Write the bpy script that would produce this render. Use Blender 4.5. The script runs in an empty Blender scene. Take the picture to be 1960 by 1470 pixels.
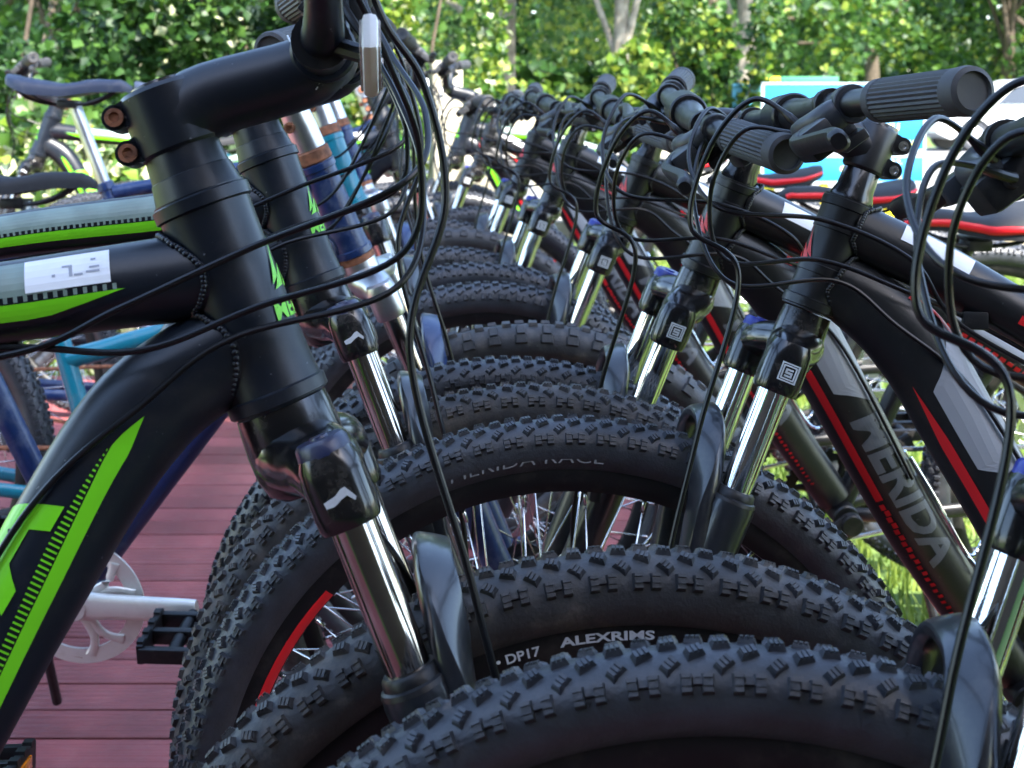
import bpy, bmesh, math, random
import numpy as np
from mathutils import Vector, Matrix
random.seed(7); rng = np.random.default_rng(11)
PI = math.pi; R_ = math.radians
sc = bpy.context.scene
COL = sc.collection

# ------------------------------------------------------------------ camera, sky, sun, exposure
cam = bpy.data.cameras.new('camera'); cam_o = bpy.data.objects.new('camera', cam); COL.objects.link(cam_o)
cam_o.location = (0, 0, 0.985); cam_o.rotation_euler = (R_(88.0), 0, 0)
cam.sensor_width = 36; cam.lens = 48.49; cam.shift_y = -0.2307
cam.clip_start = 0.02; cam.clip_end = 400
cam.dof.use_dof = True; cam.dof.focus_distance = 1.1; cam.dof.aperture_fstop = 15
sc.camera = cam_o
SUN_EL, SUN_AZ = 52.0, 150.0          # azimuth of the sun: 0 = +Y, clockwise (behind the camera, to the right)
world = bpy.data.worlds.new('World'); sc.world = world; world.use_nodes = True
wn = world.node_tree; wn.nodes.clear()
sky = wn.nodes.new('ShaderNodeTexSky'); sky.sky_type = 'NISHITA'; sky.sun_disc = False
sky.sun_elevation = R_(SUN_EL); sky.sun_rotation = R_(SUN_AZ)
bg = wn.nodes.new('ShaderNodeBackground'); bg.inputs['Strength'].default_value = 0.14
wo = wn.nodes.new('ShaderNodeOutputWorld')
wn.links.new(sky.outputs[0], bg.inputs[0]); wn.links.new(bg.outputs[0], wo.inputs[0])
sun = bpy.data.lights.new('sun', 'SUN'); sun.energy = 3.4; sun.angle = R_(0.6); sun.color = (1, 0.95, 0.87)
sun_o = bpy.data.objects.new('sun', sun); COL.objects.link(sun_o)
az, el = R_(SUN_AZ), R_(SUN_EL)
S = Vector((math.sin(az) * math.cos(el), math.cos(az) * math.cos(el), math.sin(el)))
sun_o.rotation_euler = S.to_track_quat('Z', 'Y').to_euler()
sc.cycles.max_bounces = 6; sc.cycles.diffuse_bounces = 3; sc.cycles.glossy_bounces = 4; sc.cycles.transmission_bounces = 3; sc.cycles.use_adaptive_sampling = True; sc.cycles.adaptive_threshold = 0.02; sc.cycles.caustics_reflective = False; sc.cycles.caustics_refractive = False
sc.view_settings.view_transform = 'Standard'; sc.view_settings.look = 'None'
sc.view_settings.exposure = 2.85; sc.view_settings.gamma = 1

# ------------------------------------------------------------------ materials
MATS = {}
def mat(name, col, rough=0.5, metal=0.0, coat=0.0, spec=0.5, noise=0.0, nscale=40.0, bump=0.0, bscale=200.0,
        col2=None, trans=0.0, dust=0.0, dustcol=(0.30, 0.26, 0.21), objrand=0.0, specks=0.0):
    if name in MATS: return MATS[name]
    m = bpy.data.materials.new(name); m.use_nodes = True
    nt = m.node_tree; p = nt.nodes['Principled BSDF']
    p.inputs['Base Color'].default_value = (*col, 1); p.inputs['Roughness'].default_value = rough
    p.inputs['Metallic'].default_value = metal; p.inputs['Coat Weight'].default_value = coat
    p.inputs['Coat Roughness'].default_value = 0.08
    p.inputs['Specular IOR Level'].default_value = spec
    p.inputs['Transmission Weight'].default_value = trans
    tc = nt.nodes.new('ShaderNodeTexCoord')
    out = None
    if noise or col2:
        n = nt.nodes.new('ShaderNodeTexNoise'); n.inputs['Scale'].default_value = nscale; n.inputs['Detail'].default_value = 5
        nt.links.new(tc.outputs['Object'], n.inputs['Vector'])
        r = nt.nodes.new('ShaderNodeValToRGB')
        c2 = col2 or tuple(c * (1 - noise) for c in col)
        r.color_ramp.elements[0].position = 0.35; r.color_ramp.elements[1].position = 0.65
        r.color_ramp.elements[0].color = (*c2, 1); r.color_ramp.elements[1].color = (*col, 1)
        nt.links.new(n.outputs['Fac'], r.inputs['Fac']); out = r.outputs['Color']
    if dust:
        n2 = nt.nodes.new('ShaderNodeTexNoise'); n2.inputs['Scale'].default_value = 26; n2.inputs['Detail'].default_value = 8; n2.inputs['Roughness'].default_value = 0.75
        nt.links.new(tc.outputs['Object'], n2.inputs['Vector'])
        r2 = nt.nodes.new('ShaderNodeValToRGB'); r2.color_ramp.elements[0].position = 0.5; r2.color_ramp.elements[1].position = 0.78
        r2.color_ramp.elements[1].color = (dust, dust, dust, 1)
        nt.links.new(n2.outputs['Fac'], r2.inputs['Fac'])
        mx = nt.nodes.new('ShaderNodeMix'); mx.data_type = 'RGBA'
        nt.links.new(r2.outputs['Color'], mx.inputs[0])
        if out: nt.links.new(out, mx.inputs[6])
        else: mx.inputs[6].default_value = (*col, 1)
        mx.inputs[7].default_value = (*dustcol, 1); out = mx.outputs[2]
        mr = nt.nodes.new('ShaderNodeMapRange'); mr.inputs[3].default_value = rough; mr.inputs[4].default_value = min(1, rough + 0.35)
        nt.links.new(r2.outputs['Color'], mr.inputs[0]); nt.links.new(mr.outputs[0], p.inputs['Roughness'])
    if specks:
        n3 = nt.nodes.new('ShaderNodeTexNoise'); n3.inputs['Scale'].default_value = 210; n3.inputs['Detail'].default_value = 2
        nt.links.new(tc.outputs['Object'], n3.inputs['Vector'])
        r3 = nt.nodes.new('ShaderNodeValToRGB'); r3.color_ramp.elements[0].position = 0.745; r3.color_ramp.elements[1].position = 0.775
        r3.color_ramp.elements[1].color = (specks, specks, specks, 1); nt.links.new(n3.outputs['Fac'], r3.inputs['Fac'])
        mx3 = nt.nodes.new('ShaderNodeMix'); mx3.data_type = 'RGBA'; nt.links.new(r3.outputs['Color'], mx3.inputs[0])
        if out: nt.links.new(out, mx3.inputs[6])
        else: mx3.inputs[6].default_value = (*col, 1)
        mx3.inputs[7].default_value = (0.42, 0.42, 0.44, 1); out = mx3.outputs[2]
    if objrand:
        oi = nt.nodes.new('ShaderNodeObjectInfo'); hs = nt.nodes.new('ShaderNodeHueSaturation')
        mr = nt.nodes.new('ShaderNodeMapRange'); mr.inputs[3].default_value = 1 - objrand; mr.inputs[4].default_value = 1 + objrand
        nt.links.new(oi.outputs['Random'], mr.inputs[0]); nt.links.new(mr.outputs[0], hs.inputs['Value'])
        if out: nt.links.new(out, hs.inputs['Color'])
        else: hs.inputs['Color'].default_value = (*col, 1)
        out = hs.outputs[0]
    if out: nt.links.new(out, p.inputs['Base Color'])
    if bump:
        b = nt.nodes.new('ShaderNodeBump'); b.inputs['Strength'].default_value = bump; b.inputs['Distance'].default_value = 0.002
        n = nt.nodes.new('ShaderNodeTexNoise'); n.inputs['Scale'].default_value = bscale; n.inputs['Detail'].default_value = 4
        nt.links.new(tc.outputs['Object'], n.inputs['Vector']); nt.links.new(n.outputs['Fac'], b.inputs['Height'])
        nt.links.new(b.outputs['Normal'], p.inputs['Normal'])
    MATS[name] = m
    return m
M_black = mat('matte_black_paint', (0.0065, 0.0068, 0.0080), 0.36, spec=0.5, dust=0.05, specks=0.12)
M_dark = mat('blue_black_paint', (0.0045, 0.0070, 0.0125), 0.36, spec=0.42, dust=0.06, specks=0.3)
M_gloss = mat('gloss_black', (0.0045, 0.0045, 0.0055), 0.20, coat=0.25, dust=0.22)
M_lower = mat('fork_lower_black', (0.012, 0.0135, 0.017), 0.28, coat=0.3, dust=0.14)
M_chrome = mat('chrome', (0.80, 0.80, 0.80), 0.06, metal=1.0, bump=0.02, bscale=300)
M_chromeold = mat('stained_chrome', (0.62, 0.60, 0.57), 0.10, metal=1.0, col2=(0.35, 0.29, 0.24), nscale=16)
M_alu = mat('brushed_aluminium', (0.60, 0.60, 0.61), 0.33, metal=1.0, noise=0.25, nscale=18, dust=0.3)
M_steel = mat('spoke_steel', (0.72, 0.72, 0.72), 0.22, metal=1.0)
M_rub = mat('tyre_rubber', (0.027, 0.030, 0.038), 0.42, spec=0.6, noise=0.35, nscale=60, bump=0.25, bscale=350, dust=0.22, dustcol=(0.11, 0.10, 0.095))
M_rubdust = mat('dusty_tyre_rubber', (0.034, 0.034, 0.037), 0.52, spec=0.5, noise=0.35, nscale=50, bump=0.25, bscale=350, dust=0.75, dustcol=(0.17, 0.145, 0.12))
M_rim = mat('black_rim', (0.006, 0.006, 0.007), 0.42, spec=0.3, dust=0.10)
M_hose = mat('cable_housing', (0.004, 0.004, 0.005), 0.30, spec=0.35)
M_plast = mat('black_plastic', (0.007, 0.007, 0.008), 0.40, spec=0.32, bump=0.1, dust=0.12)
M_plastg = mat('dark_grey_plastic', (0.032, 0.034, 0.039), 0.36, spec=0.35, dust=0.12)
M_grip = mat('grip_rubber', (0.030, 0.030, 0.033), 0.65, dust=0.12)
M_grey = mat('grey_panel', (0.24, 0.25, 0.275), 0.42, dust=0.05)
M_lett = mat('grey_lettering', (0.085, 0.090, 0.104), 0.42, dust=0.05)
M_red = mat('red_decal', (0.66, 0.014, 0.020), 0.38)
M_green = mat('green_decal', (0.17, 0.62, 0.012), 0.38, dust=0.12, dustcol=(0.1, 0.3, 0.02))
M_mint = mat('pale_green_decal', (0.21, 0.285, 0.245), 0.40, dust=0.2, noise=0.3, nscale=22)
M_white = mat('white_sticker', (0.78, 0.78, 0.80), 0.55, dust=0.15)
M_badge = mat('badge_white', (0.55, 0.57, 0.60), 0.45, dust=0.45, dustcol=(0.1, 0.1, 0.1))
M_scrib = mat('sticker_pencil', (0.32, 0.33, 0.38), 0.7)
M_bluep = mat('blue_plastic', (0.008, 0.018, 0.22), 0.30, coat=0.1, dust=0.1)
M_navyp = mat('navy_plastic', (0.012, 0.018, 0.055), 0.32, dust=0.15)
M_blue = mat('blue_paint', (0.006, 0.024, 0.095), 0.32, coat=0.15, dust=0.28, dustcol=(0.35, 0.38, 0.42))
M_teal = mat('teal_paint', (0.005, 0.17, 0.24), 0.30, coat=0.35, dust=0.18)
M_cyan = mat('cyan_decal', (0.05, 0.50, 0.60), 0.4)
M_rust = mat('rusty_steel', (0.30, 0.11, 0.05), 0.75, noise=0.6, nscale=90, bump=0.5)
M_orange = mat('orange_reflector', (0.85, 0.22, 0.01), 0.15, coat=0.6)
M_clear = mat('clear_reflector', (0.55, 0.50, 0.50), 0.12, coat=0.5, noise=0.5, nscale=140)
M_sad = mat('saddle_cover', (0.018, 0.019, 0.022), 0.65, spec=0.25, bump=0.2, bscale=120)
M_logo = mat('tyre_marking', (0.10, 0.095, 0.095), 0.6)

# ------------------------------------------------------------------ mesh helpers
def new_mesh(name, V, F, m, smooth=True, auto=None):
    me = bpy.data.meshes.new(name)
    me.from_pydata([tuple(v) for v in V], [], F); me.validate()
    if smooth:
        me.polygons.foreach_set('use_smooth', [True] * len(me.polygons))
        if auto: me.set_sharp_from_angle(angle=R_(auto))
    for mm in (m if isinstance(m, (list, tuple)) else [m]): me.materials.append(mm)
    me.update()
    return me
class MB:
    def __init__(s): s.V = []; s.F = []
    def add(s, V, F):
        o = len(s.V); s.V += [tuple(map(float, v)) for v in V]; s.F += [tuple(i + o for i in f) for f in F]; return s
    def mesh(s, name, m, smooth=True, auto=35): return new_mesh(name, s.V, s.F, m, smooth, auto)
def spline(P, n):
    P = np.array(P, float); k = len(P)
    ts = np.linspace(0, k - 1, n); out = []
    for t in ts:
        i = min(int(t), k - 2); f = t - i
        p0, p1, p2, p3 = P[max(i - 1, 0)], P[i], P[i + 1], P[min(i + 2, k - 1)]
        out.append(0.5 * ((2 * p1) + (-p0 + p2) * f + (2 * p0 - 5 * p1 + 4 * p2 - p3) * f * f + (-p0 + 3 * p1 - 3 * p2 + p3) * f ** 3))
    return np.array(out)
def frames(P, ref=None):
    n = len(P); T = np.gradient(P, axis=0); T /= np.linalg.norm(T, axis=1)[:, None] + 1e-12
    B = np.zeros_like(P)
    if ref is not None:
        ref = np.array(ref, float)
        for i in range(n):
            b = ref - T[i] * (ref @ T[i]); B[i] = b / (np.linalg.norm(b) + 1e-12)
    else:
        r = np.array((0, 0, 1.0)) if abs(T[0][2]) < 0.9 else np.array((1.0, 0, 0))
        b = np.cross(T[0], r); b /= np.linalg.norm(b)
        for i in range(n):
            b = b - T[i] * (b @ T[i]); b /= np.linalg.norm(b); B[i] = b
    return T, B, np.cross(T, B)
def sweep(P, ra, rb=None, seg=12, ref=None, caps=True, sq=0.0):
    """tube along P; ra = half width along B (ref), rb = along N; scalars or per-point lists"""
    P = np.array(P, float); n = len(P)
    ra = np.broadcast_to(np.array(ra, float), n); rb = ra if rb is None else np.broadcast_to(np.array(rb, float), n)
    T, B, N = frames(P, ref)
    a = np.linspace(0, 2 * PI, seg, endpoint=False)
    c, s_ = np.cos(a), np.sin(a)
    if sq:
        e = 1 - sq
        c = np.sign(c) * np.abs(c) ** e; s_ = np.sign(s_) * np.abs(s_) ** e
    V = P[:, None, :] + (ra[:, None] * c)[..., None] * B[:, None, :] + (rb[:, None] * s_)[..., None] * N[:, None, :]
    V = V.reshape(-1, 3); F = []
    for i in range(n - 1):
        for j in range(seg):
            k = (j + 1) % seg
            F.append((i * seg + j, i * seg + k, (i + 1) * seg + k, (i + 1) * seg + j))
    if caps:
        F.append(tuple(range(seg - 1, -1, -1))); F.append(tuple((n - 1) * seg + j for j in range(seg)))
    return V, F
def cyl(p0, p1, r0, r1=None, seg=16, ch=0.0):
    p0 = np.array(p0, float); p1 = np.array(p1, float); r1 = r0 if r1 is None else r1
    if ch:
        d = (p1 - p0) / np.linalg.norm(p1 - p0)
        return sweep([p0, p0 + d * ch, p1 - d * ch, p1], [r0 - ch, r0, r1, r1 - ch], seg=seg)
    return sweep([p0, p1], [r0, r1], seg=seg)
def stepped(p0, d, prof, seg=20):
    """solid of revolution: prof = [(distance along d, radius)]"""
    p0 = np.array(p0, float); d = np.array(d, float); d /= np.linalg.norm(d)
    r = np.array((0, 1.0, 0)) if abs(d[1]) < 0.9 else np.array((1.0, 0, 0))
    b = np.cross(d, r); b /= np.linalg.norm(b); n = np.cross(d, b)
    a = np.linspace(0, 2 * PI, seg, endpoint=False); V = []; F = []
    for (t, rad) in prof:
        for q in a: V.append(p0 + d * t + rad * (math.cos(q) * b + math.sin(q) * n))
    for i in range(len(prof) - 1):
        for j in range(seg):
            k = (j + 1) % seg; F.append((i * seg + j, i * seg + k, (i + 1) * seg + k, (i + 1) * seg + j))
    F.append(tuple(range(seg - 1, -1, -1))); F.append(tuple((len(prof) - 1) * seg + j for j in range(seg)))
    return V, F
def box(c, s, ax=None, ch=0.0, taper=1.0):
    """box centred c, half sizes s, axes ax (rows); ch = chamfer; taper scales the +z end"""
    c = np.array(c, float); A = np.eye(3) if ax is None else np.array(ax, float)
    if ch == 0:
        V = [(x * (taper if z > 0 else 1), y * (taper if z > 0 else 1), z) for z in (-1, 1) for y in (-1, 1) for x in (-1, 1)]
        V = [c + (np.array(v) * s) @ A for v in V]
        F = [(0, 2, 3, 1), (4, 5, 7, 6), (0, 1, 5, 4), (2, 6, 7, 3), (0, 4, 6, 2), (1, 3, 7, 5)]
        return V, F
    bm = bmesh.new(); bmesh.ops.create_cube(bm, size=2)
    for v in bm.verts: v.co = Vector((v.co.x * s[0] * (taper if v.co.z > 0 else 1), v.co.y * s[1] * (taper if v.co.z > 0 else 1), v.co.z * s[2]))
    bmesh.ops.bevel(bm, geom=bm.edges[:], offset=ch, segments=2, affect='EDGES', profile=0.6)
    bm.verts.index_update()
    V = [c + np.array(v.co) @ A for v in bm.verts]; F = [tuple(v.index for v in f.verts) for f in bm.faces]; bm.free()
    return V, F
def ring(c, axis, R, r, seg=96, k=8, flat=1.0):
    """torus"""
    V, F = [], []
    axis = np.array(axis, float); e1 = np.array((1.0, 0, 0)) if abs(axis[0]) < 0.9 else np.array((0, 0, 1.0))
    e1 = e1 - axis * (e1 @ axis); e1 /= np.linalg.norm(e1); e2 = np.cross(axis, e1)
    for i in range(seg):
        a = 2 * PI * i / seg; d = math.cos(a) * e1 + math.sin(a) * e2
        for j in range(k):
            b = 2 * PI * j / k; V.append(np.array(c) + d * (R + r * math.cos(b)) + axis * (r * flat * math.sin(b)))
    for i in range(seg):
        for j in range(k):
            F.append((i * k + j, i * k + (j + 1) % k, ((i + 1) % seg) * k + (j + 1) % k, ((i + 1) % seg) * k + j))
    return V, F
_TXT = {}
def text2d(s, bold=0.02, cuts=10, shear=0.0, sx=1.0):
    """flat triangulated lettering, height 1, starting at x=0; finely cut so that it can be wrapped"""
    key = (s, bold, cuts, shear, sx)
    if key in _TXT: return _TXT[key]
    cu = bpy.data.curves.new('t', 'FONT'); cu.body = s; cu.size = 1.0; cu.offset = bold; cu.resolution_u = 3
    ob = bpy.data.objects.new('t', cu); COL.objects.link(ob)
    dg = bpy.context.evaluated_depsgraph_get(); me = bpy.data.meshes.new_from_object(ob.evaluated_get(dg))
    bpy.data.objects.remove(ob); bpy.data.curves.remove(cu)
    bm = bmesh.new(); bm.from_mesh(me); bpy.data.meshes.remove(me)
    xs = [v.co.x for v in bm.verts]; ys = [v.co.y for v in bm.verts]
    h = max(ys) - min(ys); y0 = min(ys); x0 = min(xs)
    for v in bm.verts: v.co = Vector(((v.co.x - x0) / h * sx, (v.co.y - y0) / h, 0))
    W = (max(xs) - x0) / h * sx
    for i in range(1, cuts):
        bmesh.ops.bisect_plane(bm, geom=bm.verts[:] + bm.edges[:] + bm.faces[:], plane_co=(0, i / cuts, 0), plane_no=(0, 1, 0))
    nx = max(2, int(W * cuts / 2))
    for i in range(1, nx):
        bmesh.ops.bisect_plane(bm, geom=bm.verts[:] + bm.edges[:] + bm.faces[:], plane_co=(W * i / nx, 0, 0), plane_no=(1, 0, 0))
    bmesh.ops.triangulate(bm, faces=bm.faces[:]); bm.verts.index_update()
    V = [(v.co.x + shear * v.co.y, v.co.y) for v in bm.verts]; F = [tuple(v.index for v in f.verts) for f in bm.faces]; bm.free()
    _TXT[key] = (V, F, W); return _TXT[key]

def obj(name, me, parent=None, label=None):
    o = bpy.data.objects.new(name, me); COL.objects.link(o)
    if parent: o.parent = parent
    if label: o['label'] = label
    return o
def tag(o, label, cat, group=None):
    o['label'] = label; o['category'] = cat
    if group: o['group'] = group
    return o
def struct(o, kind='structure'): o['kind'] = kind; return o
def empty(name, loc, rot=(0, 0, 0)):
    o = bpy.data.objects.new(name, None); COL.objects.link(o); o.location = loc; o.rotation_euler = rot; o.empty_display_size = 0.1
    return o

# ------------------------------------------------------------------ the setting: ground
def plane_mesh(name, pts, z, m):
    return new_mesh(name, [(x, y, z) for x, y in pts], [tuple(range(len(pts)))], m, False)
M_lawn = mat('lawn_soil', (0.085, 0.150, 0.026), 0.9, col2=(0.115, 0.170, 0.036), nscale=1.4, bump=0.6, bscale=60)
M_road = mat('asphalt', (0.24, 0.235, 0.23), 0.85, noise=0.25, nscale=3, bump=0.4, bscale=150)
M_kerb = mat('concrete_kerb', (0.36, 0.34, 0.31), 0.85, noise=0.3, nscale=8, bump=0.3)
lawn = struct(obj('lawn', plane_mesh('lawn', [(-150, -60), (150, -60), (150, 220), (-150, 220)], -0.06, M_lawn)))
road = struct(obj('road', plane_mesh('road', [(-1.5, 10.6), (60, 9.6), (60, 30), (-1.5, 30)], -0.050, M_road)))
mb = MB(); mb.add(*box((29.2, 10.1, -0.02), (30.7, 0.09, 0.07), ax=[(0.99987, -0.0163, 0), (0.0163, 0.99987, 0), (0, 0, 1)]))
kerb = struct(obj('kerb', mb.mesh('kerb', M_kerb, False)))

# deck of grooved boards, each board an object
M_wood = mat('red_stained_board', (0.32, 0.080, 0.080), 0.50, col2=(0.20, 0.052, 0.054), nscale=7, bump=0.25, bscale=90, dust=0.25, dustcol=(0.44, 0.24, 0.23), objrand=0.2)
DX0, DX1, DY0, DY1 = -3.4, 0.62, -1.0, 4.95
bd = bpy.data.meshes.new('deck_base')
deck = struct(obj('deck', new_mesh('deck', *box(((DX0 + DX1) / 2, (DY0 + DY1) / 2, -0.050), ((DX1 - DX0) / 2 - 0.02, (DY1 - DY0) / 2 - 0.02, 0.012)), mat('deck_frame', (0.03, 0.018, 0.015), 0.9), False)))
BW = 0.100
prof = []
ng = 5
for i in range(ng):
    x0 = -BW / 2 + 0.0045 + i * (BW - 0.009) / ng; w = (BW - 0.009) / ng
    prof += [(x0 + 0.0002, -0.0024), (x0 + w * 0.16, 0.0), (x0 + w * 0.84, 0.0), (x0 + w - 0.0002, -0.0024)]
V = []; F = []
for X in (DX0, DX1):
    for (y, z) in prof: V.append((X, y, z))
    V += [(X, BW / 2 - 0.0045, -0.03), (X, -BW / 2 + 0.0045, -0.03)]
n = len(prof) + 2
F = [(i, (i + 1) % n, (i + 1) % n + n, i + n) for i in range(n)] + [tuple(range(n - 1, -1, -1)), tuple(range(n, 2 * n))]
board_me = new_mesh('board', V, F, M_wood, False)
nb = int((DY1 - DY0) / BW)
for i in range(nb):
    o = obj('board', board_me, deck); o.location = (random.uniform(-0.01, 0.01), DY0 + (i + 0.5) * BW, random.uniform(-0.0015, 0.0))

# ------------------------------------------------------------------ bicycle: shared geometry (bike axes: x forward, y left, z up, origin = front contact)
WR = 0.352
HTA = R_(69.5)
u = np.array((-math.cos(HTA), 0, math.sin(HTA))); nf = np.array((math.sin(HTA), 0, math.cos(HTA))); ly = np.array((0, 1.0, 0))
AX = np.array((0, 0, WR)); A0 = AX - 0.042 * nf
CR = 0.484; LEG = 0.0625; LB = 0.022
WB = 1.085; RAX = np.array((-WB, 0, WR)); BBp = np.array((-0.650, 0, 0.305))
def leg(s, side): return AX + np.array((0, side * LEG, 0)) - LB * nf + u * s
def st(s, f=0.0, y=0.0): return A0 + u * s + nf * f + ly * y

# tyre with knobs, centred on the axle
def tyre_mesh(name, m, detail, text=None, units=76, block=False):
    rc, ra = WR - 0.0034 - 0.0242, 0.0242
    mb = MB(); seg = 136 if detail else 96
    ph = np.radians([-152, -125, -100, -75, -50, -25, 0, 25, 50, 75, 100, 125, 152])
    P = [(rc + ra * math.cos(p), 1.04 * ra * math.sin(p)) for p in ph]
    V = []; F = []; k = len(P)
    for i in range(seg):
        a = 2 * PI * i / seg
        for (r, y) in P: V.append((r * math.cos(a), y, r * math.sin(a)))
    for i in range(seg):
        for j in range(k - 1):
            F.append((i * k + j, i * k + j + 1, ((i + 1) % seg) * k + j + 1, ((i + 1) % seg) * k + j))
    mb.add(V, F)
    def knob(a, p, lx, lw, h, rot, sipe):
        d = np.array((math.cos(a), 0, math.sin(a))); t = np.array((-math.sin(a), 0, math.cos(a)))
        nr = d * math.cos(p) + ly * math.sin(p) * 1.0
        w = np.cross(nr, t)
        c = d * (rc + ra * math.cos(p)) + ly * 1.04 * ra * math.sin(p)
        cr, sr = math.cos(rot), math.sin(rot)
        ax = [t * cr + w * sr, -t * sr + w * cr, nr]
        base = h * (0.62 if sipe else 1.0)
        mb.add(*box(c + nr * (base / 2 - 0.0006), (lx, lw, base / 2 + 0.0006), ax, 0, 0.80))
        if sipe:
            for q in (-1, 0, 1):
                mb.add(*box(c + nr * (base + h * 0.19) + np.array(ax[0]) * q * lx * 0.52, (lx * 0.19, lw * 0.76, h * 0.20), ax))
    for i in range(units):
        a = 2 * PI * (i + random.uniform(-0.02, 0.02)) / units; du = 2 * PI / units
        s = detail
        if block:
            for p in (-34, 0, 34): knob(a + (0.5 * du if p == 0 else 0), R_(p), 0.0062, 0.0075, 0.0036, 0, False)
            for p in (-62, 62): knob(a, R_(p), 0.0085, 0.0062, 0.0036, 0, False)
            continue
        for sd in (-1, 1):
            o = 0 if sd < 0 else 0.5 * du; j = lambda q: random.uniform(-q, q)
            knob(a + o + j(0.002), R_(sd * 7), 0.0053, 0.0033, 0.0034 + j(0.0003), sd * 0.18, s)
            knob(a + o + 0.50 * du + j(0.002), R_(sd * 25), 0.0056, 0.0034, 0.0036 + j(0.0003), sd * 0.42, s)
            knob(a + o + 0.02 * du + j(0.002), R_(sd * 43), 0.0054, 0.0034, 0.0038 + j(0.0003), sd * 0.75, s)
            for q in (-0.21, 0.19):
                knob(a + o + (q + 0.5) * du, R_(sd * 66), 0.0032, 0.0054, 0.0040, 0, False)
                if s:
                    knob(a + o + (q + 0.5) * du, R_(sd * 59), 0.0032, 0.0013, 0.0052, 0, False); knob(a + o + (q + 0.5) * du, R_(sd * 67), 0.0032, 0.0013, 0.0052, 0, False)
            if s: knob(a + o + 0.5 * du, R_(sd * 63), 0.0030, 0.0022, 0.0022, 0, False)
    me = mb.mesh(name, m, True, 28)
    return me
def ring_text(name, s, Rm, y0, side, h, m, a0, sx=1.0, shear=0.0, bold=0.02, lean=0.0, cuts=3):
    """lettering wrapped round the wheel: baseline radius Rm, on the face y = side*y0, centred at angle a0 (reads upright seen from that side at the top)"""
    V2, F, W = text2d(s, bold, cuts, shear, sx); V = []
    for (x, y) in V2:
        r = Rm + y * h; t = (x - W / 2) * h / Rm
        a = a0 + t if side > 0 else a0 - t
        V.append((r * math.cos(a), side * (y0 - lean * y * h), r * math.sin(a)))
    return new_mesh(name, V, F, m, False)
TY_DET = tyre_mesh('tyre', M_rub, True)
TY_DUST = tyre_mesh('tyre', M_rubdust, True)
TY_STD = tyre_mesh('tyre', M_rub, False)
TY_BLK = tyre_mesh('tyre', M_rubdust, False, units=62, block=True)
def lathe_y(prof, seg=96, closed=True):
    V = []; F = []; k = len(prof)
    for i in range(seg):
        a = 2 * PI * i / seg
        for (r, y) in prof: V.append((r * math.cos(a), y, r * math.sin(a)))
    for i in range(seg):
        for j in range(k if closed else k - 1):
            F.append((i * k + j, i * k + (j + 1) % k, ((i + 1) % seg) * k + (j + 1) % k, ((i + 1) % seg) * k + j))
    return V, F
def arc_y(prof, closed=False, a0=-45, a1=42, seg=24):
    V = []; F = []; k = len(prof)
    for i in range(seg + 1):
        a = R_(a0 + (a1 - a0) * i / seg)
        for (r, y) in prof: V.append((r * math.cos(a), y, r * math.sin(a)))
    for i in range(seg):
        for j in range(k - 1): F.append((i * k + j, i * k + j + 1, (i + 1) * k + j + 1, (i + 1) * k + j))
    return V, F
RIM = new_mesh('rim', *lathe_y([(0.3100, 0.0140), (0.3050, 0.0146), (0.2925, 0.0140), (0.2845, 0.0082), (0.2835, 0), (0.2845, -0.0082), (0.2925, -0.0140), (0.3050, -0.0146), (0.3100, -0.0140)], closed=False), M_rim, True, 40)
STRIPE = new_mesh('rim_stripe', *arc_y([(0.2933, 0.0147), (0.2923, 0.0148), (0.2851, 0.0095), (0.2851, 0.0089)], closed=False), M_red)
def spoke_set():
    out = []
    for i in range(32):
        side = 1 if i % 2 == 0 else -1
        ar = 2 * PI * i / 32 + 0.04; k = i // 2
        ah = ar + (0.95 if k % 2 == 0 else -0.95)
        p0 = np.array((0.028 * math.cos(ah), side * 0.028, 0.028 * math.sin(ah))); p1 = np.array((0.2855 * math.cos(ar), side * 0.002, 0.2855 * math.sin(ar)))
        out.append((p0, p1))
    return out
_sp = spoke_set()
def spoke_obj_mesh(i):
    p0, p1 = _sp[i]; mb = MB(); d = (p1 - p0) / np.linalg.norm(p1 - p0)
    mb.add(*cyl(p0, p1, 0.00105, seg=5)); mb.add(*cyl(p1 - d * 0.014, p1, 0.0021, seg=6))
    return mb.mesh('spoke', M_steel, True, None)
SPOKES = [spoke_obj_mesh(i) for i in range(4)]
def all_spokes():
    mb = MB()
    for p0, p1 in _sp: mb.add(*cyl(p0, p1, 0.0011, seg=4))
    return mb.mesh('spokes', M_steel, True, None)
SPOKES_ALL = all_spokes()
def hub_mesh(rear):
    mb = MB(); w = 0.065 if rear else 0.048
    mb.add(*stepped((0, -w, 0), (0, 1, 0), [(0, 0.006), (0.006, 0.011), (w - 0.032, 0.013), (w - 0.030, 0.031), (w - 0.026, 0.031), (w - 0.022, 0.015), (w + 0.022, 0.015), (w + 0.026, 0.031), (w + 0.030, 0.031), (w + 0.032, 0.013), (2 * w - 0.006, 0.011), (2 * w, 0.006)], 20))
    return mb.mesh('hub', M_plast)
HUB_F, HUB_R = hub_mesh(False), hub_mesh(True)
def rotor_mesh():
    mb = MB(); y = 0.042
    mb.add(*lathe_y([(0.080, y), (0.080, y + 0.0018), (0.066, y + 0.0018), (0.066, y)], 64))
    for i in range(6):
        a = i * PI / 3; b = a + 0.5
        mb.add(*sweep([(0.02 * math.cos(a), y + 0.001, 0.02 * math.sin(a)), (0.045 * math.cos(a + 0.2), y + 0.001, 0.045 * math.sin(a + 0.2)), (0.068 * math.cos(b), y + 0.001, 0.068 * math.sin(b))], 0.004, 0.0009, seg=6, ref=None))
    return mb.mesh('brake_rotor', M_steel)
ROTOR = rotor_mesh()
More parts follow.
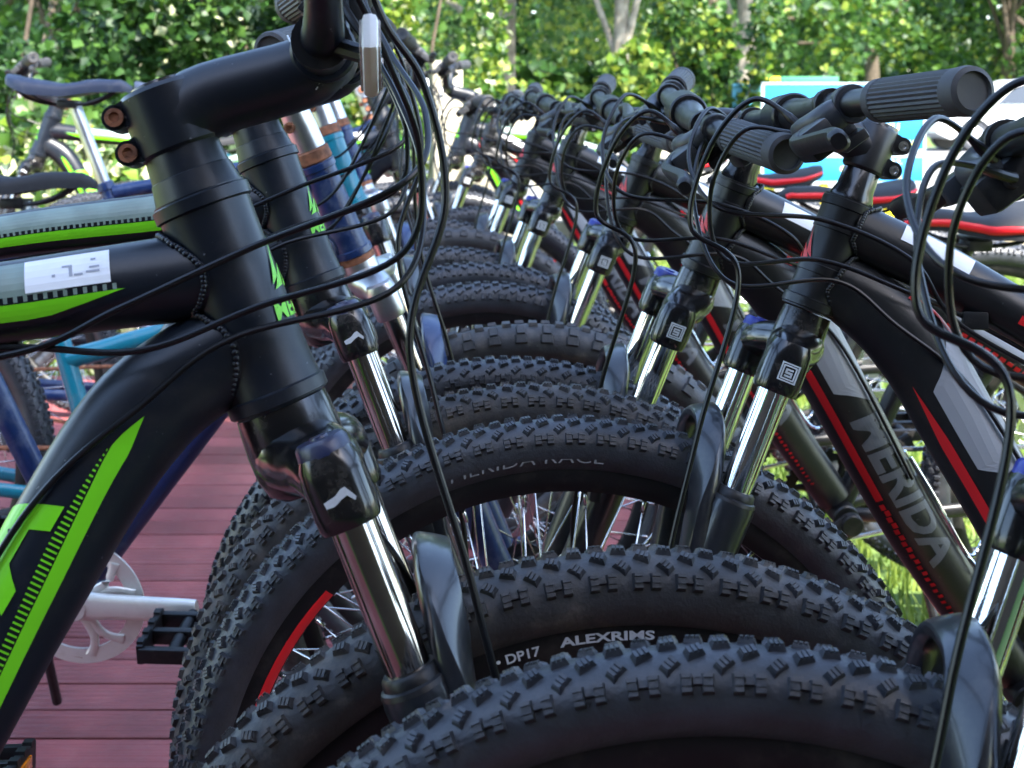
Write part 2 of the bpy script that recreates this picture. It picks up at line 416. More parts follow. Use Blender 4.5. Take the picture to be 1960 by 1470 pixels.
def cassette_mesh():
    mb = MB()
    for i in range(7):
        r = 0.052 - i * 0.0055; y = -0.022 - i * 0.0045; V = []; n = 4 * (16 - i)
        for j in range(n):
            a = 2 * PI * j / n; rr = r if j % 4 < 2 else r - 0.004
            V += [(rr * math.cos(a), y, rr * math.sin(a)), (rr * math.cos(a), y - 0.002, rr * math.sin(a))]
        F = [(2 * j, 2 * j + 1, (2 * j + 3) % (2 * n), (2 * j + 2) % (2 * n)) for j in range(n)] + [tuple(2 * j for j in range(n)), tuple(2 * j + 1 for j in range(n - 1, -1, -1))]
        mb.add(V, F)
    return mb.mesh('cassette', M_alu, False)
CASS = cassette_mesh()

# ---- fork (steered)
def fork_lower_mesh():
    mb = MB()
    for s in (-1, 1):
        P = [leg(t, s) for t in (0.0, 0.03, 0.10, 0.22, 0.30, 0.312, 0.320)]
        mb.add(*sweep(P, [0.014, 0.0175, 0.0185, 0.0200, 0.0212, 0.0218, 0.0205], [0.017, 0.0195, 0.0195, 0.0205, 0.0212, 0.0218, 0.0205], seg=20, ref=ly))
        mb.add(*box(leg(0.006, s) + nf * 0.012, (0.020, 0.006, 0.015), [nf, ly, u], 0.003))
    # arch over the tyre, in front of the legs
    pts = [leg(0.235, 1) + nf * 0.010, leg(0.285, 1) + nf * 0.020 - ly * 0.001, leg(0.332, 1) + nf * 0.028 - ly * 0.006, leg(0.366, 1) + nf * 0.033 - ly * 0.024,
           AX - LB * nf + u * 0.377 + nf * 0.036, leg(0.366, -1) + nf * 0.033 + ly * 0.024, leg(0.332, -1) + nf * 0.028 + ly * 0.006, leg(0.285, -1) + nf * 0.020 + ly * 0.001, leg(0.235, -1) + nf * 0.010]
    P = spline(pts, 41); k = np.linspace(-1, 1, 41); w = np.abs(k)
    mb.add(*sweep(P, 0.0050 + 0.0055 * w, 0.0125 + 0.0085 * np.clip(w - 0.15, 0, 1), seg=14, ref=None if False else (0, 0, 0.0001) + nf * 0 + ly * 0 + np.array((0.2, 0, 1.0)), sq=0.5))
    # caliper boss
    mb.add(*box(leg(0.10, 1) - nf * 0.030 - ly * 0.004, (0.020, 0.011, 0.032), [nf, ly, u], 0.004))
    return mb.mesh('fork_lower', M_lower)
FORK_LOWER = fork_lower_mesh()
def stanchion_mesh(s, m):
    mb = MB(); mb.add(*sweep([leg(0.30, s), leg(0.32, s), leg(0.43, s)], 0.0138, seg=28)); return mb.mesh('stanchion', m)
def seal_mesh(s):
    mb = MB(); mb.add(*stepped(leg(0.318, s), u, [(0, 0.0215), (0.003, 0.0205), (0.004, 0.0185), (0.009, 0.0178), (0.011, 0.0160), (0.0112, 0.0136)], 24)); return mb.mesh('dust_seal', M_plast)
def crown_mesh(m, k=1.0):
    mb = MB()
    for s in (-1, 1):
        P = [leg(t, s) for t in (0.419, 0.422, 0.430, 0.449, 0.458, 0.464)]
        mb.add(*sweep(P, [0.0178, 0.0190, 0.0194, 0.0192, 0.0182, 0.0160], [0.0180, 0.0192, 0.0197, 0.0195, 0.0185, 0.0160], seg=24, ref=ly, sq=0.22))
    arm = [leg(0.448, 1), leg(0.457, 1) - ly * 0.024 - nf * 0.006, st(0.464, -0.002), leg(0.457, -1) + ly * 0.024 - nf * 0.006, leg(0.448, -1)]
    P = spline(arm, 21); w = np.abs(np.linspace(-1, 1, 21))
    mb.add(*sweep(P, (0.0245 - 0.007 * w) * (0.5 + 0.5 * k), (0.0185 - 0.004 * w) * (0.4 + 0.6 * k), seg=18, ref=nf, sq=0.15))
    mb.add(*stepped(st(0.438), u, [(0, 0.015 * k), (0.006, 0.0205 * k), (0.018, 0.0232 * k), (0.034, 0.0236 * k), (0.050, 0.0228 * k), (0.0565, 0.0222 * k)], 32))
    return mb.mesh('crown', m)
CROWN = crown_mesh(M_gloss); CROWN_SILVER = crown_mesh(M_alu); CROWN_BIG = crown_mesh(M_gloss, 1.32)
def knob_mesh(s, m):
    mb = MB(); mb.add(*stepped(leg(0.462, s), u, [(0, 0.0150), (0.001, 0.0166), (0.008, 0.0160), (0.0105, 0.0140), (0.0106, 0.0060), (0.0120, 0.0055)], 22))
    return mb.mesh('adjuster_knob', m)
def badge_ring(side):
    """small square emblem on the outer face of the crown leg"""
    mb = MB(); c = leg(0.439, side) + ly * side * 0.0190 - nf * 0.001; y = ly * side
    e1 = nf * (-side); e2 = u
    def rect(a, b, w, h, t):   # bar
        mb.add(*box(c + e1 * a + e2 * b, (w, h, 0.0007), [e1, e2, y]))
    for k in (0.0076, 0.0056):
        for q in (-1, 1):
            rect(0, q * k, k + 0.0006, 0.0006, 0); rect(q * k, 0, 0.0006, k - 0.0006, 0)
    rect(0.0, 0.0026, 0.0034, 0.0008, 0); rect(-0.0026, 0.001, 0.0008, 0.0020, 0); rect(0.0, -0.0002, 0.0034, 0.0010, 0); rect(0.0026, -0.0014, 0.0008, 0.0014, 0); rect(0, -0.0030, 0.0034, 0.0008, 0)
    return mb.mesh('emblem', M_badge, False)
def badge_scuff(side):
    mb = MB(); c = leg(0.438, side) + ly * side * 0.0193; y = ly * side; e1 = nf; e2 = u
    pts = [(-0.011, -0.0035), (-0.0115, 0.0010), (-0.002, 0.0030), (0.003, 0.0062), (0.0065, 0.0066), (0.0120, -0.0028), (0.0105, -0.0050), (0.0060, 0.0004), (0.0015, -0.0008), (-0.005, -0.0040)]
    n = len(pts); V = [c + e1 * a * 0.8 + e2 * b * 0.8 for a, b in pts] + [c + e1 * a * 0.8 + e2 * b * 0.8 + y * 0.0006 for a, b in pts]
    mb.add(V, [tuple(range(n - 1, -1, -1)), tuple(range(n, 2 * n))] + [(i, (i + 1) % n, (i + 1) % n + n, i + n) for i in range(n)])
    return mb.mesh('emblem', M_badge, False)
def caliper_mesh():
    mb = MB(); c = leg(0.085, 1) - nf * 0.045 - ly * 0.010
    mb.add(*box(c, (0.016, 0.015, 0.022), [nf, ly, u], 0.004)); mb.add(*cyl(c + ly * 0.012, c + ly * 0.022, 0.010, ch=0.002))
    return mb.mesh('brake_caliper', M_plast)
CALIPER = caliper_mesh()

# ---- stem, bar, controls (steered)
def cockpit(htl, style):
    """returns dict of meshes; clamp centre"""
    top = CR + 0.012 + htl
    out = {}
    gap = 0.030
    mb = MB(); mb.add(*stepped(st(top), u, [(0, 0.0205), (0.004, 0.0200), (0.012, 0.0172), (gap, 0.0166), (gap + 0.001, 0.0160)] if style != 'green' else [(0, 0.0285), (0.003, 0.0280), (0.014, 0.0262), (0.0145, 0.0255), (gap - 0.004, 0.0245), (gap + 0.001, 0.0238)], 28)); out['headset_spacer'] = mb.mesh('headset_spacer', M_dark if style == 'green' else M_gloss)
    s0 = top + gap
    C = st(s0 + 0.020, 0.082) + np.array((0, 0, 0.000))          # bar centre
    if style == 'green': C = st(s0 + 0.020) + np.array((0.098, 0, 0.042))
    mb = MB()
    sk = 1.36 if style == 'green' else 1.0
    mb.add(*stepped(st(s0), u, [(0, 0.0182 * sk), (0.002, 0.0198 * sk), (0.040, 0.0198 * sk), (0.043, 0.0182 * sk)], 28))
    P = spline([st(s0 + 0.020, 0.006), st(s0 + 0.024, 0.030), C - nf * 0.020 - u * 0.006, C - nf * 0.004], 13)
    mb.add(*sweep(P, [(0.0195 - 0.003 * math.sin(PI * t)) * sk for t in np.linspace(0, 1, 13)], [(0.0185 - 0.002 * t) * sk for t in np.linspace(0, 1, 13)], seg=20, ref=ly, sq=0.12))
    mb.add(*stepped(C - ly * 0.024, ly, [(0, 0.0195), (0.002, 0.0212), (0.046, 0.0212), (0.048, 0.0195)], 28))
    ef = 0.0198 * sk; br = 0.0060 if style == 'green' else 0.0046
    for t in (0.009, 0.033):                      # pinch ears at the rear
        mb.add(*sweep([st(s0 + t, -ef + 0.004, -0.0135), st(s0 + t, -ef + 0.004, 0.0135)], 0.0085, seg=16))
        mb.add(*sweep([st(s0 + t, -ef - 0.0032, -0.0135), st(s0 + t, -ef - 0.0032, 0.0135)], 0.0082, seg=16))
    out['stem'] = mb.mesh('stem', M_dark if style == 'green' else M_black)
    out['bolts'] = []
    for t in (0.009, 0.033):
        for sd in (-1, 1): out['bolts'].append(MB().add(*stepped(st(s0 + t, -ef - 0.0032, sd * 0.0135), (0, sd, 0), [(0, br), (0.0022, br), (0.0023, br * 0.58), (0.0006, br * 0.5)], 16)).mesh('bolt', M_rust if style == 'green' else M_steel))
    mb = MB(); mb.add(*stepped(st(s0 + 0.043), u, [(0, 0.0180), (0.003, 0.0172), (0.004, 0.012)], 24)); out['top_cap'] = mb.mesh('top_cap', M_gloss)
    # stem outline graphic and small print
    mb = MB(); SP = P
    def on(t, a, sd):
        i = t * 12; p = np.array([np.interp(i, range(13), SP[:, k]) for k in range(3)]); r = (0.0195 - 0.003 * math.sin(PI * t)) * sk * 1.02
        d = np.gradient(SP, axis=0)[int(min(i, 12))]; d /= np.linalg.norm(d); N_ = np.cross(d, ly); N_ = N_ if N_[2] > 0 else -N_
        return p + ly * sd * math.cos(a) * r + N_ * math.sin(a) * r * 0.97
    for sd in (-1, 1):
        for path in ([(0.36, 1.05), (0.78, 0.62), (0.86, 0.10), (0.74, -0.75)], [(0.42, 1.12), (0.82, 0.72), (0.90, 1.2)]):
            pts_ = [on(t0 + (t1 - t0) * k / 6, a0 + (a1 - a0) * k / 6, sd) for (t0, a0), (t1, a1) in zip(path[:-1], path[1:]) for k in range(7)]
            mb.add(*sweep(spline(pts_, len(pts_)), 0.0006, seg=5))
    out['stem_graphic'] = mb.mesh('stem_graphic', M_badge, False)
    # bar
    half = 0.335; rz_ = 0.078 if style == 'green' else 0.002
    pl = [(0, 0, 0), (0, 0.045, 0), (0.003, 0.085, 0.2 * rz_), (0.001, 0.135, rz_), (-0.012, 0.21, rz_ * 1.1), (-0.040, half, rz_ * 1.2)]
    L = [C + np.array(p) for p in pl]; Rr = [C + np.array((p[0], -p[1], p[2])) for p in pl]
    P = spline(Rr[::-1] + L[1:], 61); t = np.abs(np.linspace(-1, 1, 61))
    mb = MB(); mb.add(*sweep(P, np.interp(t, [0, 0.14, 0.42, 1], [0.0158, 0.0158, 0.0112, 0.0111]), seg=18)); out['handlebar'] = mb.mesh('handlebar', M_dark if style == 'green' else M_black)
    out['sides'] = []
    for sd in (1, -1):
        q = lambda p: C + np.array((p[0], sd * p[1], p[2]))
        g = {}
        a, b = q((-0.014, 0.218, rz_ * 1.1)), q((-0.040, half, rz_ * 1.2)); d = (b - a) / np.linalg.norm(b - a)
        # ribbed grip
        mb = MB(); seg = 56; e1 = np.cross(d, (0, 0, 1.0)); e1 /= np.linalg.norm(e1); e2 = np.cross(d, e1); V = []; F = []
        stations = [(0, 0.0140), (0.001, 0.0168), (0.010, 0.0172), (0.011, 0.0160), (0.104, 0.0160), (0.105, 0.0172), (0.116, 0.0178), (0.121, 0.0170), (0.123, 0.0135), (0.1205, 0.0125), (0.1200, 0.004)]
        for (t_, r) in stations:
            for j in range(seg):
                an = 2 * PI * j / seg; rr = r + (0.0011 if (r == 0.0160 and j % 2 == 0) else 0)
                V.append(a + d * t_ + rr * (math.cos(an) * e1 + math.sin(an) * e2))
        for i in range(len(stations) - 1):
            for j in range(seg): F.append((i * seg + j, i * seg + (j + 1) % seg, (i + 1) * seg + (j + 1) % seg, (i + 1) * seg + j))
        F.append(tuple((len(stations) - 1) * seg + j for j in range(seg)))
        mb.add(V, F); g['grip'] = mb.mesh('grip', M_grip, True, 30)
        # brake lever body and blade
        c = q((-0.006, 0.172, rz_ * 1.05)); dn = np.array((0.80, 0, -0.60)); up = np.array((0.60, 0, 0.80)); yo = np.array((0, sd * 1.0, 0))
        mb = MB(); mb.add(*stepped(c - yo * 0.007, yo, [(0, 0.0150), (0.001, 0.0158), (0.013, 0.0158), (0.014, 0.0150)], 22))
        mb.add(*sweep(spline([c + dn * 0.010, c + dn * 0.026 - yo * 0.010, c + dn * 0.034 - yo * 0.034, c + dn * 0.031 - yo * 0.056], 12), [0.012, 0.013, 0.0135, 0.0130, 0.0125, 0.012, 0.0115, 0.011, 0.010, 0.009, 0.008, 0.0065], [0.010, 0.012, 0.0125, 0.0125, 0.012, 0.0115, 0.011, 0.0105, 0.010, 0.009, 0.008, 0.0065], seg=14, ref=up, sq=0.25))
        mb.add(*cyl(c + dn * 0.031 - yo * 0.056, c + dn * 0.029 - yo * 0.070, 0.0052, 0.0042))
        mb.add(*box(c + dn * 0.040 + yo * 0.004 - up * 0.002, (0.013, 0.016, 0.008), [dn, yo, up], 0.003))
        g['lever_body'] = mb.mesh('lever_body', M_plastg)
        mb = MB(); P = spline([c + dn * 0.048 - yo * 0.002, c + dn * 0.060 + yo * 0.026, c + dn * 0.056 + yo * 0.070, c + dn * 0.053 + yo * 0.105, c + dn * 0.058 + yo * 0.128], 18)
        mb.add(*sweep(P, np.interp(np.linspace(0, 1, 18), [0, 0.2, 0.8, 0.95, 1], [0.0065, 0.0055, 0.0060, 0.0075, 0.0055]), np.interp(np.linspace(0, 1, 18), [0, 0.2, 0.8, 0.95, 1], [0.0070, 0.0085, 0.0085, 0.0085, 0.006]), seg=12, ref=dn, sq=0.2))
        g['brake_lever'] = mb.mesh('brake_lever', M_plast)
        # shifter pod below the bar, with paddle
        c2 = q((0.001, 0.140, rz_))
        mb = MB(); mb.add(*stepped(c2 - yo * 0.006, yo, [(0, 0.0145), (0.001, 0.0150), (0.011, 0.0150), (0.012, 0.0145)], 18))
        mb.add(*box(c2 + dn * 0.018 - up * 0.018 - yo * 0.006, (0.022, 0.024, 0.012), [dn, yo, up], 0.005))
        mb.add(*box(c2 + dn * 0.006 - up * 0.030 + yo * 0.014, (0.012, 0.020, 0.0045), [dn, yo * 0.9 + dn * 0.1, up], 0.002))
        mb.add(*sweep([c2 + dn * 0.020 - up * 0.018 - yo * 0.028, c2 + dn * 0.022 - up * 0.018 - yo * 0.045], [0.0055, 0.0042], seg=12))
        g['shifter'] = mb.mesh('shifter', M_plast)
        out['sides'].append(g)
    out['C'] = C
    return out

# ---- frame
class Tube:
    """tube in the bike's plane whose surface can carry decals: angle 0 = left side, pi = right side, pi/2 = upper side"""
    def __init__(s, pts, ra, rb, n=40, straight=False, sq=0.0):
        pts = np.array(pts, float)
        s.P = spline(pts, n) if not straight else np.linspace(pts[0], pts[1], n)
        d = np.linalg.norm(np.diff(s.P, axis=0), axis=1); s.L = np.concatenate([[0], np.cumsum(d)]); s.len = s.L[-1]
        t = np.linspace(0, 1, n)
        s.ra = np.interp(t, np.linspace(0, 1, len(ra)), ra); s.rb = np.interp(t, np.linspace(0, 1, len(rb)), rb)
        s.T, B, N = frames(s.P, ly)
        s.sq = sq
        if N[:, 2].mean() < 0 : N = -N
        s.B, s.N = B, N
    def mesh(s, mb, seg=28): mb.add(*sweep(s.P, s.ra, s.rb, seg=seg, ref=ly, sq=s.sq))
    def at(s, l, a, off=0.0006):
        f = np.clip(l / s.len, -0.2, 1.2)
        g = lambda A: np.array([np.interp(l, s.L, A[:, k]) for k in range(3)])
        p, B, N = g(s.P), g(s.B), g(s.N); ra = np.interp(l, s.L, s.ra) + off; rb = np.interp(l, s.L, s.rb) + off
        c, sn = math.cos(a), math.sin(a)
        if s.sq: e = 1 - s.sq; c = math.copysign(abs(c) ** e, c); sn = math.copysign(abs(sn) ** e, sn)
        return p + ra * c * B + rb * sn * N
    def strip(s, mb, l0, l1, fa, fb, side=1, nl=24, na=6, off=0.0006):
        """decal between angle functions fa(t), fb(t) (degrees above the horizontal on that side)"""
        V = []; F = []
        for i in range(nl + 1):
            t = i / nl; l = l0 + (l1 - l0) * t; a0, a1 = fa(t), fb(t)
            for j in range(na + 1):
                a = R_(a0 + (a1 - a0) * j / na); a = a if side > 0 else PI - a
                V.append(s.at(l, a, off))
        for i in range(nl):
            for j in range(na): F.append((i * (na + 1) + j, i * (na + 1) + j + 1, (i + 1) * (na + 1) + j + 1, (i + 1) * (na + 1) + j))
        mb.add(V, F)
    def text(s, mb, txt, l0, l1, a_lo, a_hi, side, forward_start, shear=0.2, bold=0.03, off=0.0007):
        """lettering along the tube between lengths l0..l1; forward_start: reading direction runs with l"""
        V2, F, W = text2d(txt, bold, 10, shear, 1.0); V = []
        for (x, y) in V2:
            f = x / W; l = l0 + (l1 - l0) * (f if forward_start else 1 - f)
            a = R_(a_lo + (a_hi - a_lo) * y); a = a if side > 0 else PI - a
            V.append(s.at(l, a, off))
        mb.add(V, F)
def weld(mb, ring_pts, r=0.0026):
    """row of weld beads"""
    for p in ring_pts:
        V, F = box(p, (r, r, r * 1.2), None, 0); mb.add(V, F)

def saddle_mesh():
    xs = np.linspace(0, 1, 22); V = []; F = []; k = 17
    for t in xs:
        x = 0.135 - 0.27 * t
        hw = np.interp(t, [0, 0.03, 0.08, 0.3, 0.5, 0.7, 0.85, 0.96, 1], [0.006, 0.017, 0.0215, 0.027, 0.042, 0.066, 0.073, 0.062, 0.035])
        zt = np.interp(t, [0, 0.08, 0.3, 0.55, 0.8, 1], [-0.014, 0.002, 0.004, -0.004, 0.008, 0.016])
        dp = np.interp(t, [0, 0.1, 0.5, 0.8, 1], [0.014, 0.028, 0.032, 0.040, 0.022])
        for j in range(k):
            a = PI * j / (k - 1); c = math.cos(a); s_ = math.sin(a)
            y = hw * math.copysign(abs(c) ** 0.75, c); z = zt - dp * (1 - s_ ** 0.55) - (0.003 * (1 - abs(c)) if 0.4 < t < 0.95 else 0)
            V.append((x, y, z))
    for i in range(21):
        for j in range(k - 1): F.append((i * k + j, i * k + j + 1, (i + 1) * k + j + 1, (i + 1) * k + j))
        F.append((i * k + k - 1, i * k, (i + 1) * k, (i + 1) * k + k - 1))
    F.append(tuple(range(k))); F.append(tuple(21 * k + j for j in range(k - 1, -1, -1)))
    return V, F
def saddle_edge():
    mb = MB()
    for sd in (-1, 1):
        P = []
        for t in np.linspace(0.05, 0.97, 26):
            hw = np.interp(t, [0, 0.03, 0.08, 0.3, 0.5, 0.7, 0.85, 0.96, 1], [0.006, 0.017, 0.0215, 0.027, 0.042, 0.066, 0.073, 0.062, 0.035])
            zt = np.interp(t, [0, 0.08, 0.3, 0.55, 0.8, 1], [-0.014, 0.002, 0.004, -0.004, 0.008, 0.016]); dp = np.interp(t, [0, 0.1, 0.5, 0.8, 1], [0.014, 0.028, 0.032, 0.040, 0.022])
            P.append((0.135 - 0.27 * t, sd * hw * 0.985, zt - dp * 0.55))
        w = np.interp(np.linspace(0, 1, 26), [0, 0.2, 0.6, 1], [0.005, 0.006, 0.0075, 0.003])
        mb.add(*sweep(spline(P, 26), 0.0042, w, seg=10, ref=ly))
    return mb
SADDLE = MB().add(*saddle_mesh()).mesh('saddle_cover', M_sad, True, 60)
SADDLE_RED = saddle_edge().mesh('saddle_edge', M_red)
def rails():
    mb = MB()
    for sd in (-1, 1):
        P = spline([(0.10, sd * 0.008, -0.020), (0.075, sd * 0.012, -0.036), (0.03, sd * 0.021, -0.052), (-0.04, sd * 0.022, -0.052), (-0.085, sd * 0.030, -0.040), (-0.11, sd * 0.034, -0.022)], 20)
        mb.add(*sweep(P, 0.0036, seg=8))
    mb.add(*box((-0.005, 0, -0.052), (0.020, 0.028, 0.009), None, 0.003))
    return mb.mesh('saddle_rails', M_plast)
RAILS = rails()

def chainring_mesh(r, teeth, m):
    mb = MB(); n = teeth * 4; V = []; F = []
    for y in (0, -0.003):
        for j in range(n):
            a = 2 * PI * j / n; rr = r if (j % 4 < 2 or m is not M_plast) else r - 0.0045
            V.append((rr * math.cos(a), y, rr * math.sin(a)))
        for j in range(n):
            a = 2 * PI * j / n; V.append(((r - 0.022) * math.cos(a), y, (r - 0.022) * math.sin(a)))
    for j in range(n):
        k = (j + 1) % n
        F += [(j, k, n + k, n + j), (2 * n + j, 3 * n + j, 3 * n + k, 2 * n + k), (j, 2 * n + j, 2 * n + k, k), (n + j, n + k, 3 * n + k, 3 * n + j)]
    mb.add(V, F)
    for i in range(4):                                   # forked spider arms
        a = i * PI / 2 + 0.5
        for b in (-0.33, 0.33):
            mb.add(*sweep(spline([(0.014 * math.cos(a), -0.004, 0.014 * math.sin(a)), (0.6 * r * math.cos(a + b * 0.4), -0.004, 0.6 * r * math.sin(a + b * 0.4)), ((r - 0.012) * math.cos(a + b), -0.002, (r - 0.012) * math.sin(a + b))], 8), [0.012, 0.010, 0.008, 0.0065, 0.006, 0.006, 0.007, 0.009], 0.0032, seg=10, ref=(0.01, 0, 0.011)))
    return mb.mesh('chainring', m, True, 30)
M_pale = mat('pale_alloy', (0.72, 0.71, 0.68), 0.42, metal=0.55, dust=0.3)
CHAINRING_S = chainring_mesh(0.092, 42, M_pale); CHAINRING_B = chainring_mesh(0.088, 42, M_plast)
def crank_mesh(side, ang, m):
    mb = MB(); d = np.array((math.cos(ang), 0, math.sin(ang))); y = side * 0.062
    P = spline([(0, y - side * 0.004, 0), d * 0.05 + (0, y, 0), d * 0.12 + (0, y + side * 0.008, 0), d * 0.172 + (0, y + side * 0.012, 0)], 14)
    mb.add(*sweep(P, 0.0070, np.interp(np.linspace(0, 1, 14), [0, 0.3, 0.85, 1], [0.022, 0.0185, 0.0155, 0.014]), seg=14, ref=ly, sq=0.2))
    mb.add(*cyl((0, y - side * 0.010, 0), (0, y + side * 0.006, 0), 0.019, ch=0.002)); return mb.mesh('crank_arm', m)
def pedal_mesh(side, ang):
    mb = MB(); d = np.array((math.cos(ang), 0, math.sin(ang))) * 0.170; y = side * 0.085
    c = d + np.array((0, y, 0))
    mb.add(*cyl(c, c + (0, side * 0.095, 0), 0.0085, seg=12))
    for q in (-1, 1):
        mb.add(*box(c + np.array((q * 0.040, side * 0.050, 0)), (0.0045, 0.044, 0.013), None, 0.002))
        for k in range(4): mb.add(*box(c + np.array((q * 0.0405, side * (0.018 + k * 0.022), 0.0135)), (0.0042, 0.005, 0.0025)))
    for k in (0.012, 0.050, 0.092): mb.add(*box(c + np.array((0, side * k, 0)), (0.041, 0.005, 0.010), None, 0.002))
    return mb.mesh('pedal', M_plast)
def pedal_refl(side, ang):
    mb = MB(); d = np.array((math.cos(ang), 0, math.sin(ang))) * 0.170; c = d + np.array((0, side * 0.135, 0))
    for q in (-1, 1): mb.add(*box(c + np.array((q * 0.0455, 0, 0)), (0.0015, 0.022, 0.007), None, 0.0008))
    return mb.mesh('pedal_reflector', M_orange)

SPEC = {}
def build_style(style):
    """list of (key, name, mesh, parent key, steered, label)"""
    global BBp
    BBp = np.array((-0.600, 0, 0.325)) if style == 'blue' else np.array((-0.595, 0, 0.305)) if style == 'red' else np.array((-0.650, 0, 0.305))
    L = []
    def add(key, name, me, parent=None, steer=False, label=None): L.append((key, name, me, parent, steer, label))
    near = -1 if style in ('green', 'blue', 'teal') else 1      # side of the bike that shows most detail
    htl = {'red': 0.108, 'green': 0.142, 'blue': 0.130, 'teal': 0.13}[style]
    paint = {'red': M_black, 'green': M_dark, 'blue': M_blue, 'teal': M_teal}[style]
    h0, h1 = CR + 0.012, CR + 0.012 + htl
    hr = {'red': 1.08, 'green': 1.34}.get(style, 1.0); pr_ = [q * hr for q in (0.0232, 0.0218, 0.0214, 0.0214, 0.0214, 0.0216, 0.0222)]
    HT = Tube([st(h0), st(h1)], pr_, pr_, n=30, straight=True)
    hm = st(h0)
    mb = MB(); HT.mesh(mb, 36)
    for l in ((0.006, 0.0242), (htl - 0.006, 0.0231), (htl - 0.028, 0.0222), (htl - 0.070, 0.0222)) if style == 'red' else ((0.005, 0.0242), (htl - 0.006, 0.0236)):
        q = l[1] * hr; mb.add(*stepped(st(h0 + l[0] - 0.005), u, [(0, q - 0.0018), (0.0012, q), (0.0088, q), (0.010, q - 0.0018)], 36))
    frame = mb
    # top tube, down tube, seat tube, stays
    if style == 'red':
        tt = [st(h1 - 0.024, -0.012), np.array((-0.345, 0, 0.832)), np.array((-0.52, 0, 0.728)), np.array((-0.712, 0, 0.600))]
        dt = [st(h0 + 0.034, -0.010), np.array((-0.300, 0, 0.778)), np.array((-0.358, 0, 0.682)), np.array((-0.466, 0, 0.495)), BBp + (0.010, 0, 0.02)]
        TT = Tube(tt, [0.0235, 0.0225, 0.0200, 0.0170], [0.0265, 0.0245, 0.0205, 0.0165]); DT = Tube(dt, [0.0245, 0.0270, 0.0285, 0.0270, 0.0240], [0.0285, 0.0360, 0.0345, 0.0325, 0.0280], n=60, sq=0.12)
        stt = np.array((-0.735, 0, 0.640))
    elif style == 'green':
        tt = [st(h1 - 0.050, -0.012), np.array((-0.36, 0, 0.872)), np.array((-0.55, 0, 0.848)), np.array((-0.766, 0, 0.790))]
        dt = [st(h0 + 0.044, -0.008), np.array((-0.300, 0, 0.796)), np.array((-0.366, 0, 0.692)), np.array((-0.482, 0, 0.485)), BBp + (0.040, 0, 0.0)]
        TT = Tube(tt, [0.0265, 0.0245, 0.0215, 0.0185], [0.0285, 0.0255, 0.0215, 0.0175]); DT = Tube(dt, [0.0265, 0.0280, 0.0295, 0.0285, 0.0260], [0.0305, 0.0345, 0.0325, 0.0305, 0.0285], n=60, sq=0.12)
        stt = np.array((-0.782, 0, 0.810))
    elif style == 'blue':
        tt = [st(h1 - 0.022, -0.012), np.array((-0.45, 0, 0.840)), np.array((-0.760, 0, 0.780))]
        dt = [st(h0 + 0.020, -0.010), np.array((-0.42, 0, 0.57)), BBp + (0.008, 0, 0.02)]
        TT = Tube(tt, [0.016] * 2, [0.016] * 2); DT = Tube(dt, [0.0175] * 2, [0.0185] * 2)
        stt = np.array((-0.782, 0, 0.800))
    else:
        tt = [st(h1 - 0.040, -0.012), np.array((-0.37, 0, 0.735)), np.array((-0.52, 0, 0.600)), np.array((-0.62, 0, 0.560)), np.array((-0.712, 0, 0.535))]
        dt = [st(h0 + 0.020, -0.010), np.array((-0.36, 0, 0.62)), np.array((-0.47, 0, 0.44)), BBp + (0.008, 0, 0.02)]
        TT = Tube(tt, [0.0175] * 2, [0.0175] * 2, n=60); DT = Tube(dt, [0.0185] * 2, [0.0185] * 2, n=60)
        stt = np.array((-0.790, 0, 0.790))
    add('frame', 'frame', frame.mesh('frame', paint))
    add('bb', 'bottom_bracket', MB().add(*cyl(BBp + (0, -0.037, 0), BBp + (0, 0.037, 0), 0.0215, seg=24, ch=0.002)).mesh('bottom_bracket', paint), 'frame')
    def tube_obj(key, T, seg=30):
        mb = MB(); T.mesh(mb, seg); add(key, key, mb.mesh(key, paint), 'frame')
    tube_obj('top_tube', TT); tube_obj('down_tube', DT)
    STb = Tube([BBp, stt], [0.0165] * 2, [0.0165] * 2, n=20, straight=True)
    mb = MB(); STb.mesh(mb, 24); d_ = (stt - BBp) / np.linalg.norm(stt - BBp)
    mb.add(*stepped(stt - d_ * 0.018, d_, [(0, 0.0180), (0.002, 0.0200), (0.018, 0.0200), (0.020, 0.0180)], 24)); add('seat_tube', 'seat_tube', mb.mesh('seat_tube', paint), 'frame')
    for sd in (-1, 1):
        mb = MB(); mb.add(*sweep(spline([BBp + (-0.02, sd * 0.022, 0), BBp + (-0.12, sd * 0.045, 0.008), RAX + (0.06, sd * 0.066, -0.002), RAX + (0.0, sd * 0.068, 0)], 18), 0.0085, [0.012] * 18, seg=14, ref=ly)); add('cs%d' % sd, 'chain_stay', mb.mesh('chain_stay', paint), 'frame')
        mb = MB(); mb.add(*sweep(spline([stt - d_ * (0.04 if style != 'red' else 0.03) + (-0.008, sd * 0.012, 0), stt * 0.6 + RAX * 0.4 + (0, sd * 0.044, 0), RAX + (0.02, sd * 0.066, 0.03), RAX + (0.0, sd * 0.068, 0.0)], 18), 0.0072, [0.0085] * 18, seg=14, ref=ly)); add('ss%d' % sd, 'seat_stay', mb.mesh('seat_stay', paint), 'frame')
    # weld beads along the line where the tubes meet the head tube
    mb = MB()
    for T in (TT, DT):
        for k in range(64):
            an = 2 * PI * k / 64; l = 0.0
            for l in np.arange(0.0, 0.07, 0.001):
                p = T.at(l, an, 0.0); v_ = p - hm; v_ = v_ - u * (v_ @ u)
                if np.linalg.norm(v_) > 0.0216 * hr - 0.0004: break
            mb.add(*stepped(p - np.array((0.0018, 0, 0)) , (-0.7, 0, 0.2), [(0, 0.0012), (0.0010, 0.0021), (0.0026, 0.0021), (0.0038, 0.0011)], 7))
